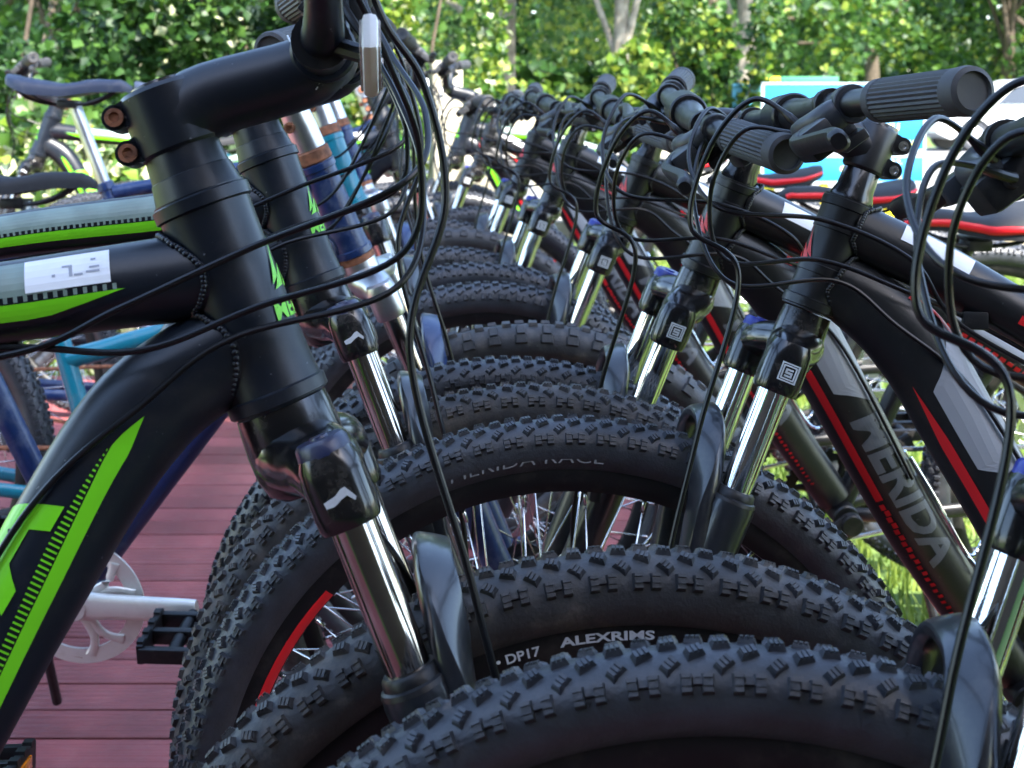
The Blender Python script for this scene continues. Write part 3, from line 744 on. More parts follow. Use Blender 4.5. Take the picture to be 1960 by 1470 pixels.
    add('weld', 'weld_bead', mb.mesh('weld_bead', paint, True, 80), 'frame')
    # decals
    if style == 'red':
        for sd in (1, -1):
            g = MB(); r = MB()
            Ld = DT.len
            DT.strip(g, 0.075, 0.240, lambda t: 88 - 98 * min(1, t / 0.35) if t < 0.8 else -10 + 60 * (t - 0.8) / 0.2, lambda t: 92 if t < 0.55 else 92 - 40 * (t - 0.55) / 0.45, sd, 40, 8)
            DT.strip(r, 0.120, 0.345, lambda t: -32 - 9 * min(1, t * 4), lambda t: -32 + 8 * min(1, t * 4), sd, 30, 3, 0.0009)
            for k in range(26):                          # stripe breaks up into dots towards the bottom bracket
                l = 0.350 + k * 0.0085; w = 0.0036 * (1 - k / 34)
                DT.strip(r, l, l + 2 * w, lambda t: -39 + 3 * (k % 2), lambda t: -28 + 3 * (k % 2), sd, 1, 2, 0.0009)
            DT.strip(r, 0.060, 0.110, lambda t: 60 + 6 * t, lambda t: 76 + 6 * t, sd, 10, 3, 0.0010); DT.strip(r, 0.060, 0.068, lambda t: 46 + 6 * t, lambda t: 62, sd, 3, 3, 0.0010)
            tx = MB(); DT.text(tx, 'MERIDA', 0.245, 0.445, -10, 50, sd, sd > 0, 0.16, 0.035); add('name%d' % sd, 'lettering', tx.mesh('lettering', M_lett, False), 'down_tube')
            TT.strip(g, TT.len * 0.45, TT.len * 0.96, lambda t: 20 - 16 * math.sin(PI * t), lambda t: 20 + 55 * math.sin(PI * min(1, t * 1.2)) * (1 - 0.3 * t), sd, 24, 5)
            TT.strip(r, TT.len * 0.30, TT.len * 0.42, lambda t: -20 + 6 * t, lambda t: 0 - 8 * t, sd, 8, 2, 0.0009)
            for k in range(20):
                l = TT.len * 0.47 + k * 0.0105; TT.strip(r, l, l + 0.0072, lambda t: -26 + 4 * (k % 2), lambda t: -10, sd, 1, 2, 0.0009)
            add('panel%d' % sd, 'grey_graphic', g.mesh('grey_graphic', M_grey, False), 'down_tube'); add('stripe%d' % sd, 'red_stripe', r.mesh('red_stripe', M_red, False), 'down_tube')
        w = MB(); TT.strip(w, 0.040, 0.105, lambda t: 18, lambda t: 62, 1, 10, 5, 0.0008); add('stick', 'white_sticker', w.mesh('white_sticker', M_white, False), 'top_tube')
        logo_m, txt = M_red, None
    elif style == 'green':
        for sd in (1, -1):
            g = MB(); q = MB()
            DT.strip(g, 0.072, 0.560, lambda t: -2 - 24 * min(1, t * 2.6) - 7.5 * min(1, t * 22), lambda t: -2 - 24 * min(1, t * 2.6) + 7.5 * min(1, t * 22), sd, 60, 4)
            for k in range(104):
                l = 0.100 + k * 0.0034; ed = -2 - 24 * min(1, 2.6 * (l - 0.072) / 0.488) + 8.6
                DT.strip(g, l, l + 0.0012, lambda t: ed, lambda t: ed + 1 + 8 * min(1, k / 18), sd, 1, 2)
            DT.text(g, 'MERIDA', 0.140, 0.460, 8, 84, sd, sd > 0, 0.18, 0.035)
            TT.strip(g, 0.050, TT.len * 0.96, lambda t: -30 + 26 * max(0, 1 - t * 9), lambda t: -6 + 2 * max(0, 1 - t * 9), sd, 30, 3)
            TT.strip(q, 0.085, TT.len * 0.96, lambda t: 4, lambda t: 58, sd, 40, 6)
            for k in range(80):
                l = 0.055 + k * 0.0058; TT.strip(q, l, l + 0.0024, lambda t: -4, lambda t: 4, sd, 1, 1)
            add('gstripe%d' % sd, 'green_graphic', g.mesh('green_graphic', M_green, False), 'down_tube'); add('pale%d' % sd, 'pale_graphic', q.mesh('pale_graphic', M_mint, False), 'top_tube')
        w = MB(); TT.strip(w, 0.058, 0.108, lambda t: 6, lambda t: 56, -1, 10, 5, 0.0012); add('stick', 'white_sticker', w.mesh('white_sticker', M_white, False), 'top_tube')
        w = MB()
        for (a, b, c, d) in ((0.064, 0.072, 22, 25), (0.064, 0.070, 28, 31), (0.080, 0.082, 20, 36), (0.080, 0.086, 34, 37), (0.074, 0.079, 20, 23), (0.090, 0.092, 22, 26), (0.066, 0.069, 40, 43)):
            TT.strip(w, a, b, lambda t: c, lambda t: d, -1, 1, 1, 0.0015)
        add('scrib', 'sticker_writing', w.mesh('sticker_writing', M_scrib, False), 'top_tube')
        logo_m, txt = M_green, 'MERIDA'
    elif style == 'blue':
        w = MB()
        for l in (0.05, 0.10, 0.18, 0.23, 0.30): DT.strip(w, l, l + 0.03, lambda t: 10 + 20 * t, lambda t: 40 + 10 * t, -1, 4, 3)
        add('flash', 'white_graphic', w.mesh('white_graphic', M_white, False), 'down_tube'); logo_m, txt = None, None
    else: logo_m, txt = None, None
    if logo_m:
        # zigzag emblem (and name) on the front of the head tube; lateral angle measured from the front
        mb = MB(); L0 = htl * (0.50 if style == 'green' else 0.42)
        def hp(lat, l): return HT.at(l, PI / 2 - lat / (0.0216 * hr) if HT.N[0][0] > 0 else -PI / 2 + lat / (0.0216 * hr), 0.0009)
        sc_ = 1.0
        tri = [[(-0.021, 0.000), (-0.013, 0.006), (-0.008, 0.040), (-0.010, 0.030)], [(-0.008, -0.004), (0.000, 0.000), (0.008, -0.004), (0.000, 0.016)], [(0.021, 0.000), (0.013, 0.006), (0.008, 0.040), (0.010, 0.030)],
               [(-0.020, -0.004), (-0.010, -0.002), (-0.004, 0.016), (-0.007, 0.014)], [(0.020, -0.004), (0.010, -0.002), (0.004, 0.016), (0.007, 0.014)]]
        for quad in tri:
            a, b, c, d = [np.array(p) for p in quad]; nn = 5; V = []; F = []
            for i in range(nn + 1):
                for j in range(nn + 1):
                    s_, t_ = i / nn, j / nn; p = (a * (1 - s_) + b * s_) * (1 - t_) + (d * (1 - s_) + c * s_) * t_; V.append(hp(p[0], L0 + p[1] * 0.8))
            for i in range(nn):
                for j in range(nn): F.append((i * 6 + j, i * 6 + j + 1, i * 6 + j + 7, i * 6 + j + 6))
            mb.add(V, F)
        if txt:
            V2, F, W = text2d('MERIDA', 0.03, 6, 0.12, 1.0); hh = 0.0115
            mb.add([hp((x - W / 2) * hh * 1.02, L0 - 0.022 + y * hh) for x, y in V2], F)
        add('logo', 'head_emblem', mb.mesh('head_emblem', logo_m, False), 'frame')
    # cable guide under the top tube and brazed bolts
    mb = MB(); p = TT.at(0.13, -PI / 2 + 0.5, 0.004); mb.add(*box(p, (0.011, 0.007, 0.008), None, 0.002)); add('guide', 'cable_guide', mb.mesh('cable_guide', M_plast), 'frame')
    # fork
    add('fork', 'fork', FORK_LOWER if style != 'blue' else FORK_BLUE, None, True)
    add('crown', 'crown', {'blue': CROWN_SILVER, 'green': CROWN_BIG}.get(style, CROWN), 'fork', True)
    for sd in (-1, 1):
        add('stan%d' % sd, 'stanchion', stanchion_mesh(sd, M_chrome if style == 'red' else M_chromeold), 'fork', True)
        add('seal%d' % sd, 'dust_seal', seal_mesh(sd), 'fork', True)
        if style != 'blue' and sd < 0: add('knob%d' % sd, 'adjuster_knob', knob_mesh(sd, M_bluep if style == 'red' else M_navyp), 'fork', True)
        if style == 'red': add('badge%d' % sd, 'emblem', badge_ring(sd), 'fork', True)
        if style == 'green': add('badge%d' % sd, 'emblem', badge_scuff(sd), 'fork', True)
    if style in ('red', 'green'): add('cal', 'brake_caliper', CALIPER, 'fork', True)
    if style in ('blue', 'teal'):
        mb = MB(); mb.add(*stepped(st(h0 - 0.010), u, [(0, 0.0200), (0.001, 0.0235), (0.009, 0.0235), (0.0105, 0.0210)], 28)); add('rust', 'headset_cup', mb.mesh('headset_cup', M_rust), 'frame'); mb = MB(); mb.add(*stepped(st(h1), u, [(0, 0.0215), (0.002, 0.0232), (0.016, 0.0225), (0.018, 0.0150)], 28)); add('rust2', 'headset_cup', mb.mesh('headset_cup', M_rust), 'frame')
    # cockpit
    ck = cockpit(htl + {'blue': 0.105, 'teal': 0.075}.get(style, 0), style)
    if style in ('blue', 'teal'):                   # tall adjustable silver stem
        mb = MB(); s0 = h1 + 0.018
        mb.add(*sweep([st(s0), st(s0 + 0.03), st(s0 + 0.055), st(s0 + 0.090)], [0.0205, 0.0200, 0.0185, 0.0190], [0.0175, 0.0170, 0.0185, 0.0190], seg=20, ref=nf)); mb.add(*sweep([st(s0 + 0.078, 0.004, -0.020), st(s0 + 0.078, 0.004, 0.020)], 0.0200, seg=24))
        C = ck['C']
        mb.add(*sweep([st(s0 + 0.078, 0.004), C - nf * 0.01], [0.0175, 0.0165], seg=18)); mb.add(*stepped(C - ly * 0.022, ly, [(0, 0.018), (0.002, 0.020), (0.042, 0.020), (0.044, 0.018)], 24))
        add('stem', 'stem', mb.mesh('stem', M_alu), None, True)
        for sd in (-1, 1):
            add('bolta%d' % sd, 'bolt', MB().add(*stepped(st(s0 + 0.078, 0.004, sd * 0.020), ly * sd, [(0, 0.0095), (0.003, 0.0088), (0.0031, 0.005), (0.001, 0.0045)], 16)).mesh('bolt', M_rust), 'stem', True)
            add('boltb%d' % sd, 'bolt', MB().add(*stepped(st(s0 + 0.036, -0.012, sd * 0.0165), ly * sd, [(0, 0.0075), (0.004, 0.0068), (0.0041, 0.004), (0.002, 0.0035)], 16)).mesh('bolt', M_rust), 'stem', True)
    else:
        add('stem', 'stem', ck['stem'], None, True)
        for i, bm_ in enumerate(ck['bolts']): add('bolt%d' % i, 'bolt', bm_, 'stem', True)
        add('cap', 'top_cap', ck['top_cap'], 'stem', True); add('spacer', 'headset_spacer', ck['headset_spacer'], 'stem', True)
        add('sg', 'stem_graphic', ck['stem_graphic'], 'stem', True)
    add('bar', 'handlebar', ck['handlebar'], None, True)
    for i, g in enumerate(ck['sides']):
        for k in ('grip', 'lever_body', 'brake_lever', 'shifter'): add('%s%d' % (k, i), k, g[k], 'bar', True)
    C = ck['C']
    if style == 'green':
        mb = MB(); c = C + np.array((0.030, -0.075, -0.012)); ax = [(0, 0.92, -0.39), (0, 0.39, 0.92), (-1, 0, 0)]
        mb.add(*box(c, (0.030, 0.0125, 0.005), ax, 0.0045)); add('refl', 'reflector', mb.mesh('reflector', M_white), 'bar', True)
        mb = MB(); mb.add(*box(c + np.array((0.0048, 0, 0)), (0.026, 0.0095, 0.0015), ax, 0.001)); mb.add(*box(c - np.array((0.0048, 0, 0)), (0.026, 0.0095, 0.0015), ax, 0.001)); add('lens', 'reflector_lens', mb.mesh('reflector_lens', M_clear), 'bar', True)
        mb = MB(); mb.add(*sweep([c, C + np.array((0.0, -0.055, 0.0))], 0.006, seg=10)); mb.add(*stepped(C + np.array((0, -0.062, 0)), ly, [(0, 0.018), (0.014, 0.018)], 20)); add('rb', 'reflector_bracket', mb.mesh('reflector_bracket', M_plast), 'bar', True)
    # cables: each housing its own part. q() = bar-relative point
    kf = 0.62 if style == 'green' else 0.85
    rz_ = 0.078 if style == 'green' else 0.002
    def bp(dx, y, dz): return C + np.array((dx * kf, y, dz))
    def b0(sd_): return C + np.array((0.017, sd_ * 0.106, rz_ * 1.05 - 0.015))
    def s0_(sd_): return C + np.array((0.008, sd_ * 0.097, rz_ - 0.026))
    side = near
    tg = TT.at(0.13, -PI / 2 + 0.5 * side, 0.006); tend = TT.at(TT.len * 0.9, -PI / 2 + 0.4 * side, 0.005); tm = TT.at(TT.len * 0.5, -PI / 2 + 0.4 * side, 0.005)
    hx = st(h0 + htl * 0.5)
    runs = [
        ('brake_hose', [b0(side), bp(0.060, side * 0.085, 0.010), bp(0.100, side * 0.070, -0.030), bp(0.118, side * 0.066, -0.100), leg(0.50, side) + nf * 0.068 + ly * side * 0.012, leg(0.36, side) + nf * 0.052 + ly * side * 0.016, leg(0.22, side) + nf * 0.030 + ly * side * 0.020, leg(0.10, side) - nf * 0.020 + ly * side * 0.016], 0.0024),
        ('shift_cable', [s0_(side), bp(0.066, side * 0.075, -0.016), bp(0.095, side * 0.052, -0.070), bp(0.075, side * 0.044, -0.130), hx + np.array((0.010, side * 0.040, -0.006)), hx + np.array((-0.060, side * 0.036, -0.030)), tg, tm, tend], 0.0021),
        ('brake_cable', [b0(-side), bp(0.070, -side * 0.070, 0.010), bp(0.105, -side * 0.010, -0.040), bp(0.080, side * 0.034, -0.085), hx + np.array((0.006, side * 0.034, 0.030)), hx + np.array((-0.070, side * 0.034, -0.004)), tg + np.array((0.01, side * 0.006, -0.004)), tm + np.array((0, side * 0.005, -0.004))], 0.0022),
        ('shift_cable', [s0_(-side), bp(0.075, -side * 0.060, -0.020), bp(0.100, 0.0, -0.085), bp(0.070, side * 0.040, -0.150), hx + np.array((-0.004, side * 0.038, -0.024)), hx + np.array((-0.055, side * 0.034, -0.060)), DT.at(0.16, (PI / 2 + 0.9) if side < 0 else PI / 2 - 0.9, 0.004), DT.at(0.34, (PI / 2 + 0.9) if side < 0 else PI / 2 - 0.9, 0.004)], 0.0021),
    ]
    for i, (nm, pts, r) in enumerate(runs[:1]):
        mb = MB(); rr_ = np.full(90, r); rr_[:5] = r * 1.7; rr_[5] = r * 1.25; mb.add(*sweep(spline(pts, 90), rr_, seg=10)); add('cable%d' % i, nm, mb.mesh(nm, M_hose), None, i == 0)
    # wheels
    add('fw', 'front_wheel', None, None, True); add('rw', 'rear_wheel', None, None, False)
    # seat
    sad_z = {'red': 0.815, 'green': 0.95, 'blue': 1.03, 'teal': 0.86}[style]
    top = stt + d_ * ((sad_z - 0.055 - stt[2]) / d_[2])
    mb = MB(); mb.add(*sweep([stt - d_ * 0.03, top], 0.0142, seg=20)); add('post', 'seat_post', mb.mesh('seat_post', M_black if style in ('red', 'green') else M_alu))
    off = top + np.array((-0.005, 0, 0.052))
    add('saddle', 'saddle', ('at', SADDLE if style != 'blue' else SADDLE_N, off)); add('rails', 'saddle_rails', RAILS, 'saddle')
    if style == 'red': add('edge', 'saddle_edge', SADDLE_RED, 'saddle')
    # drive train
    cm = M_pale if style in ('blue', 'teal') else M_plast
    ang = {'red': 2.6, 'green': 0.5, 'blue': 0.05, 'teal': 0.75}[style]
    add('crank', 'chainring', ('at', CHAINRING_S if style in ('blue', 'teal') else CHAINRING_B, BBp + np.array((0, -0.046, 0))))
    for sd, a in ((-1, ang), (1, ang + PI)):
        add('arm%d' % sd, 'crank_arm', ('at', crank_mesh(sd, a, cm), BBp)); add('ped%d' % sd, 'pedal', pedal_mesh(sd, a), 'arm%d' % sd); add('pr%d' % sd, 'pedal_reflector', pedal_refl(sd, a), 'arm%d' % sd)
    mb = MB()
    for s_ in (1, -1): mb.add(*sweep([BBp + (0, -0.046, s_ * 0.084), RAX + (0, -0.040, s_ * 0.036)], 0.0032, 0.0045, seg=6, ref=ly))
    add('chain', 'chain', mb.mesh('chain', M_rust if style in ('blue', 'teal') else M_steel))
    mb = MB(); c = RAX + np.array((0.012, -0.055, -0.055)); mb.add(*box(c, (0.010, 0.008, 0.045), [(0.9, 0, -0.3), (0, 1, 0), (0.3, 0, 0.9)], 0.003))
    for z in (-0.045, 0.0): mb.add(*cyl(c + (0.004, -0.006, z), c + (0.004, 0.008, z), 0.018, ch=0.002))
    add('mech', 'rear_derailleur', mb.mesh('rear_derailleur', M_plastg))
    # kickstand on the left chain stay, bottle cage on some
    mb = MB(); k0 = BBp + np.array((-0.10, 0.045, 0.0)); mb.add(*sweep(spline([k0, k0 + (-0.03, 0.07, -0.15), k0 + (-0.05, 0.14, -k0[2] + 0.006)], 10), 0.0075, seg=10)); mb.add(*box(k0, (0.02, 0.016, 0.012), None, 0.003))
    add('kick', 'kickstand', mb.mesh('kickstand', M_plast))
    if style == 'red':
        mb = MB(); o_ = DT.at(0.40, PI / 2, 0.004); t_ = np.array([np.interp(0.40, DT.L, DT.T[:, k]) for k in range(3)]); nn = np.array([np.interp(0.40, DT.L, DT.N[:, k]) for k in range(3)])
        pts = [o_ - t_ * 0.075 + ly * 0.010, o_ - t_ * 0.02 + ly * 0.014, o_ + t_ * 0.075 + ly * 0.016, o_ + t_ * 0.080 + nn * 0.030 + ly * 0.034, o_ + t_ * 0.050 + nn * 0.072 + ly * 0.030, o_ + t_ * 0.010 + nn * 0.074 + ly * 0.020, o_ - t_ * 0.055 + nn * 0.070 + ly * 0.012, o_ - t_ * 0.068 + nn * 0.068]
        P = np.array(pts); full = list(spline(P, 40)) + list((spline(P, 40) * (1, -1, 1))[::-1][1:])
        mb.add(*sweep(full, 0.0026, seg=8)); mb.add(*box(o_, (0.05, 0.008, 0.0015), [t_, ly, nn])); add('cage', 'bottle_cage', mb.mesh('bottle_cage', M_chrome))
    return dict(parts=L, HT=HT, C=C, runs=runs[1:])
def fork_blue():
    me = FORK_LOWER.copy(); me.materials.clear(); me.materials.append(M_blue); return me
FORK_BLUE = fork_blue()
SADDLE_N = SADDLE.copy(); SADDLE_N.materials.clear(); SADDLE_N.materials.append(mat('navy_saddle', (0.02, 0.028, 0.055), 0.5, dust=0.25))

def make_bike(style, pose, label, group, tyre, rear_tyre=None, spokes_single=False, rim_stripe=False, extra=None):
    if style not in SPEC: SPEC[style] = build_style(style)
    X, Y, yaw, lean, steer, row = pose
    e = empty('bicycle', (X, Y, 0), (R_(lean), 0, R_(yaw) + (PI if row == 'R' else 0)))
    tag(e, label, 'bicycle', group)
    SM = Matrix.Translation(Vector(A0)) @ Matrix.Rotation(R_(steer), 4, Vector(u)) @ Matrix.Translation(-Vector(A0))
    O = {}
    for key, name, me, parent, steered, lab in SPEC[style]['parts']:
        if me is None:
            front = key == 'fw'; ctr = Vector(AX if front else RAX)
            w = obj(name, tyre if front else (rear_tyre or TY_STD), e)
            w.matrix_basis = (SM if front else Matrix()) @ Matrix.Translation(ctr) @ Matrix.Rotation(random.uniform(0, 6.28) if not front else extra.get('spin', random.uniform(0, 6.28)) if extra else random.uniform(0, 6.28), 4, 'Y')
            w['label'] = 'front wheel with knobbly tyre' if front else 'rear wheel with knobbly tyre'
            obj('rim', RIM, w); obj('hub', HUB_F if front else HUB_R, w)
            if rim_stripe and front: obj('rim_stripe', STRIPE, w)
            if style in ('red', 'green'): obj('brake_rotor', ROTOR, w)
            if not front: obj('cassette', CASS, w)
            if spokes_single and front:
                for i in range(32):
                    s_ = obj('spoke', SPOKES[i % 4], w); s_.matrix_basis = Matrix.Rotation(-2 * PI * (i - i % 4) / 32, 4, 'Y')
            else: struct(obj('spokes', SPOKES_ALL, w), 'stuff')
            O[key] = w; continue
        off = None
        if isinstance(me, tuple): _, me, off = me
        par = O[parent] if parent else e
        o = obj(name, me, par, lab)
        if steered and not parent: o.matrix_basis = SM
        if off is not None: o.location = off
        O[key] = o
    for nm, pts, r in SPEC[style]['runs']:            # housings from the controls to the frame
        q = [np.array(SM @ Vector(p)) if i < 4 else np.array(p) for i, p in enumerate(pts)]
        rr_ = np.full(90, r); rr_[:5] = r * 1.7; rr_[5] = r * 1.25
        obj(nm, MB().add(*sweep(spline(q, 90), rr_, seg=10)).mesh(nm, M_hose), e)
    return e, O

G1 = 'bicycles facing left in the right-hand row'; G2 = 'bicycles facing right in the left-hand row'
ex = lambda s: dict(spin=s)
BIKES = {}
def mk(k, *a, **kw): BIKES[k] = make_bike(*a, **kw)
mk('R0', 'red', (0.116, 0.643, 1.8, 5, -7.3, 'R'), 'nearest black bicycle at the right edge, only its fork, tyre and right grip in view', G1, TY_DET, spokes_single=True, extra=ex(0.3))
mk('L1', 'green', (0.085, 0.792, 11, -8.5, -6, 'L'), 'large black bicycle with lime green stripes at the left front, rusty stem bolt', G2, TY_DUST, spokes_single=True, extra=ex(0.0))
mk('R1', 'red', (0.038, 1.175, -11, 9, 15, 'R'), 'black bicycle with grey panels and red stripes, large on the right behind the nearest fork', G1, TY_DET, spokes_single=True, rim_stripe=True, extra=ex(0.0))
mk('L2', 'green', (0.021, 1.314, 4, -5.5, 2, 'L'), 'second black bicycle with lime green stripes, just behind the first one', G2, TY_DUST, spokes_single=True)
mk('R2', 'red', (-0.006, 1.600, 1.5, -6.5, -1, 'R'), 'second red and grey bicycle from the right, MERIDA readable down its frame', G1, TY_DET, spokes_single=True)
mk('L3', 'blue', (0.022, 1.900, -4, 11, 9, 'L'), 'old dark blue bicycle with silver adjustable stem and rusty headset', G2, TY_BLK, spokes_single=True)
mk('R3', 'red', (-0.050, 2.260, 6, -8, -2, 'R'), 'third red and grey bicycle of the right-hand row counted from the right', G1, TY_STD, spokes_single=True)
mk('L4', 'teal', (-0.060, 2.360, 0, -3, 4, 'L'), 'teal step-through bicycle with curved frame tube behind the green striped ones', G2, TY_STD)
mk('R4', 'red', (-0.134, 2.700, 5, -3, 4, 'R'), 'fourth red and grey bicycle of the right-hand row, fork over the middle of the picture', G1, TY_STD)
mk('L5', 'blue', (-0.120, 3.020, 0, -2, 6, 'L'), 'second dark blue bicycle, tall saddle and silver post at the upper left', G2, TY_BLK)
mk('R5', 'red', (-0.189, 3.300, 0, -0.5, 5, 'R'), 'fifth red and grey bicycle of the right-hand row, smaller and further off', G1, TY_STD)
mk('L6', 'green', (-0.080, 3.640, 0, -3, 6, 'L'), 'farthest black bicycle with green stripes, mostly hidden in the left-hand row', G2, TY_STD)
mk('R6', 'red', (-0.305, 4.000, 0, 0.5, 2, 'R'), 'sixth red and grey bicycle of the right-hand row, next to last', G1, TY_STD)
mk('R7', 'green', (-0.400, 4.750, 0, 0, -2, 'R'), 'farthest bicycle of the right-hand row, black with green marks', G1, TY_STD)
mk('L7', 'blue', (-0.180, 4.250, 0, -3, 3, 'L'), 'third dark blue bicycle, seen in scraps through the left frames', G2, TY_STD)
mk('L8', 'teal', (-0.220, 4.800, 0, -3, 3, 'L'), 'last teal bicycle at the far end of the left-hand row', G2, TY_STD)
mk('K1', 'green', (-1.780, 4.500, 4, 4, 12, 'R'), 'black bicycle standing beyond the left saddles, handlebar at the left edge', 'bicycles facing left in a third row', TY_STD)
# lettering on rims and tyres of the near wheels
w = BIKES['L1'][1]['fw']
obj('rim_lettering', ring_text('rim_lettering', 'ALEXRIMS', 0.2965, 0.0150, -1, 0.0058, M_badge, R_(92), sx=1.75, bold=0.03), w)
obj('rim_lettering', ring_text('rim_lettering', '• DP17', 0.2945, 0.0150, -1, 0.0060, M_badge, R_(103), sx=1.2), w)
w = BIKES['R1'][1]['fw']
obj('tyre_lettering', ring_text('tyre_lettering', 'MERIDA RACE', 0.3130, 0.0243, 1, 0.0090, M_logo, R_(82), sx=1.7, bold=-0.004, shear=0.2, lean=0.35), w)
# ------------------------------------------------------------------ unseen corrugated sheet added overhead to throw the shade the bicycles stand in
M_addroof = mat('added_roof_sheet', (0.12, 0.12, 0.12), 0.6, noise=0.2, nscale=5)
rx0, rx1, ry0, ry1, rz = 0.0, 2.38, -2.7, 1.05, 4.60
V = []; F = []; nr = 96
for i in range(nr + 1):
    y = ry0 + (ry1 - ry0) * i / nr; z = rz + 0.018 * (1 if i % 2 else -1)
    V += [(rx0, y, z), (rx1, y, z + 0.25)]
for i in range(nr): F.append((2 * i, 2 * i + 1, 2 * i + 3, 2 * i + 2))
added_roof = struct(obj('added_roof', new_mesh('added_roof', V, F, M_addroof, False)))
mb = MB()
for (x, y) in ((0.1, -2.5), (1.8, -2.5), (1.85, 0.9)):  # supports of the added overhead sheet, also out of view
    V_, F_ = cyl((x, y, -0.06), (x, y, rz + 0.1), 0.05, seg=12); pm = MB().add(V_, F_).mesh('added_roof_post', mat('post_paint', (0.25, 0.22, 0.18), 0.6)); obj('added_roof_post', pm, added_roof)

# unseen board wall, added behind the camera to darken surfaces that face it
M_addwall = mat('added_wall_boards', (0.055, 0.035, 0.025), 0.8, noise=0.4, nscale=6)
added_wall = obj('added_dark_wall', MB().add(*box((0.2, -1.62, 1.60), (3.8, 0.03, 1.66))).mesh('added_dark_wall', M_addwall, False)); struct(added_wall)
hb = MB().add(*box((0, 0, 0), (3.8, 0.012, 0.075), None, 0.004)).mesh('board', M_addwall)  # cladding of the added wall
for i in range(20): o = obj('board', hb, added_wall); o.location = (0.2, -1.575, 0.03 + 0.165 * i)

# ------------------------------------------------------------------ foliage
def leafmat(name, c, c2, tr=0.35, rough=0.5):
    m = bpy.data.materials.new(name); m.use_nodes = True; nt = m.node_tree; p = nt.nodes['Principled BSDF']
    n = nt.nodes.new('ShaderNodeTexNoise'); n.inputs['Scale'].default_value = 9; tc = nt.nodes.new('ShaderNodeTexCoord'); nt.links.new(tc.outputs['Object'], n.inputs['Vector'])
    r = nt.nodes.new('ShaderNodeValToRGB'); r.color_ramp.elements[0].position = 0.36; r.color_ramp.elements[1].position = 0.64
    r.color_ramp.elements[0].color = (*c, 1); r.color_ramp.elements[1].color = (*c2, 1); nt.links.new(n.outputs['Fac'], r.inputs['Fac'])
    nt.links.new(r.outputs[0], p.inputs['Base Color']); p.inputs['Roughness'].default_value = rough
    t = nt.nodes.new('ShaderNodeBsdfTranslucent'); nt.links.new(r.outputs[0], t.inputs['Color'])
    mx = nt.nodes.new('ShaderNodeMixShader'); mx.inputs[0].default_value = tr
    nt.links.new(p.outputs[0], mx.inputs[1]); nt.links.new(t.outputs[0], mx.inputs[2]); nt.links.new(mx.outputs[0], nt.nodes['Material Output'].inputs['Surface'])
    return m
LM_dark = leafmat('dark_leaf', (0.010, 0.040, 0.008), (0.028, 0.080, 0.014))
LM_mid = leafmat('mid_leaf', (0.030, 0.090, 0.012), (0.075, 0.155, 0.020))
LM_yel = leafmat('yellow_green_leaf', (0.13, 0.22, 0.02), (0.26, 0.30, 0.04))
LM_pale = leafmat('variegated_leaf', (0.42, 0.46, 0.22), (0.62, 0.62, 0.44))
LM_grass = leafmat('grass_blade', (0.105, 0.190, 0.028), (0.22, 0.285, 0.045), 0.4, 0.6)
M_bark = mat('pale_bark', (0.30, 0.265, 0.21), 0.9, col2=(0.16, 0.135, 0.10), nscale=14, bump=0.8, bscale=40)
M_barkd = mat('dark_bark', (0.10, 0.075, 0.05), 0.9, noise=0.5, nscale=14, bump=0.8, bscale=40)
def leaves(name, cen, size, m, mi=None, up=0.35):
    """cen (n,3): one folded leaf of four faces' worth at each centre"""
    n = len(cen); d = rng.normal(size=(n, 3)); d /= np.linalg.norm(d, axis=1)[:, None]
    nn = rng.normal(size=(n, 3)) + np.array((0, 0, up * 2)); w = np.cross(d, nn); w /= np.linalg.norm(w, axis=1)[:, None]; nn = np.cross(w, d)
    s = size * rng.uniform(0.6, 1.3, (n, 1)); L, W = s, s * 0.42
    A = cen; B = cen + d * L * 0.5 + w * W + nn * W * 0.35; Cc = cen + d * L; D = cen + d * L * 0.5 - w * W + nn * W * 0.35
    V = np.stack([A, B, Cc, D], 1).reshape(-1, 3)
    me = bpy.data.meshes.new(name); me.vertices.add(4 * n); me.vertices.foreach_set('co', V.astype(np.float32).ravel())
    idx = np.arange(n)[:, None] * 4 + np.array([[0, 1, 2, 0, 2, 3]])
    me.loops.add(6 * n); me.loops.foreach_set('vertex_index', idx.ravel().astype(np.int32))
    me.polygons.add(2 * n); me.polygons.foreach_set('loop_start', np.arange(0, 6 * n, 3).astype(np.int32))
    me.update(calc_edges=True); me.validate()
    for mm in (m if isinstance(m, (list, tuple)) else [m]): me.materials.append(mm)
    if mi is not None: me.polygons.foreach_set('material_index', np.repeat(mi, 2).astype(np.int32))
    return me
def clump_points(n, clumps):
    """clumps: (centre, radii); points sit near the shells of the clumps"""
    vol = np.array([r[0] * r[1] * r[2] for _, r in clumps]) ** 0.67; k = rng.choice(len(clumps), n, p=vol / vol.sum())
    d = rng.normal(size=(n, 3)); d /= np.linalg.norm(d, axis=1)[:, None]
    rad = rng.uniform(0.45, 1.0, (n, 1)) ** 0.6 * rng.uniform(0.85, 1.12, (n, 1))
    return np.array([c for c, _ in clumps])[k] + d * rad * np.array([r for _, r in clumps])[k]
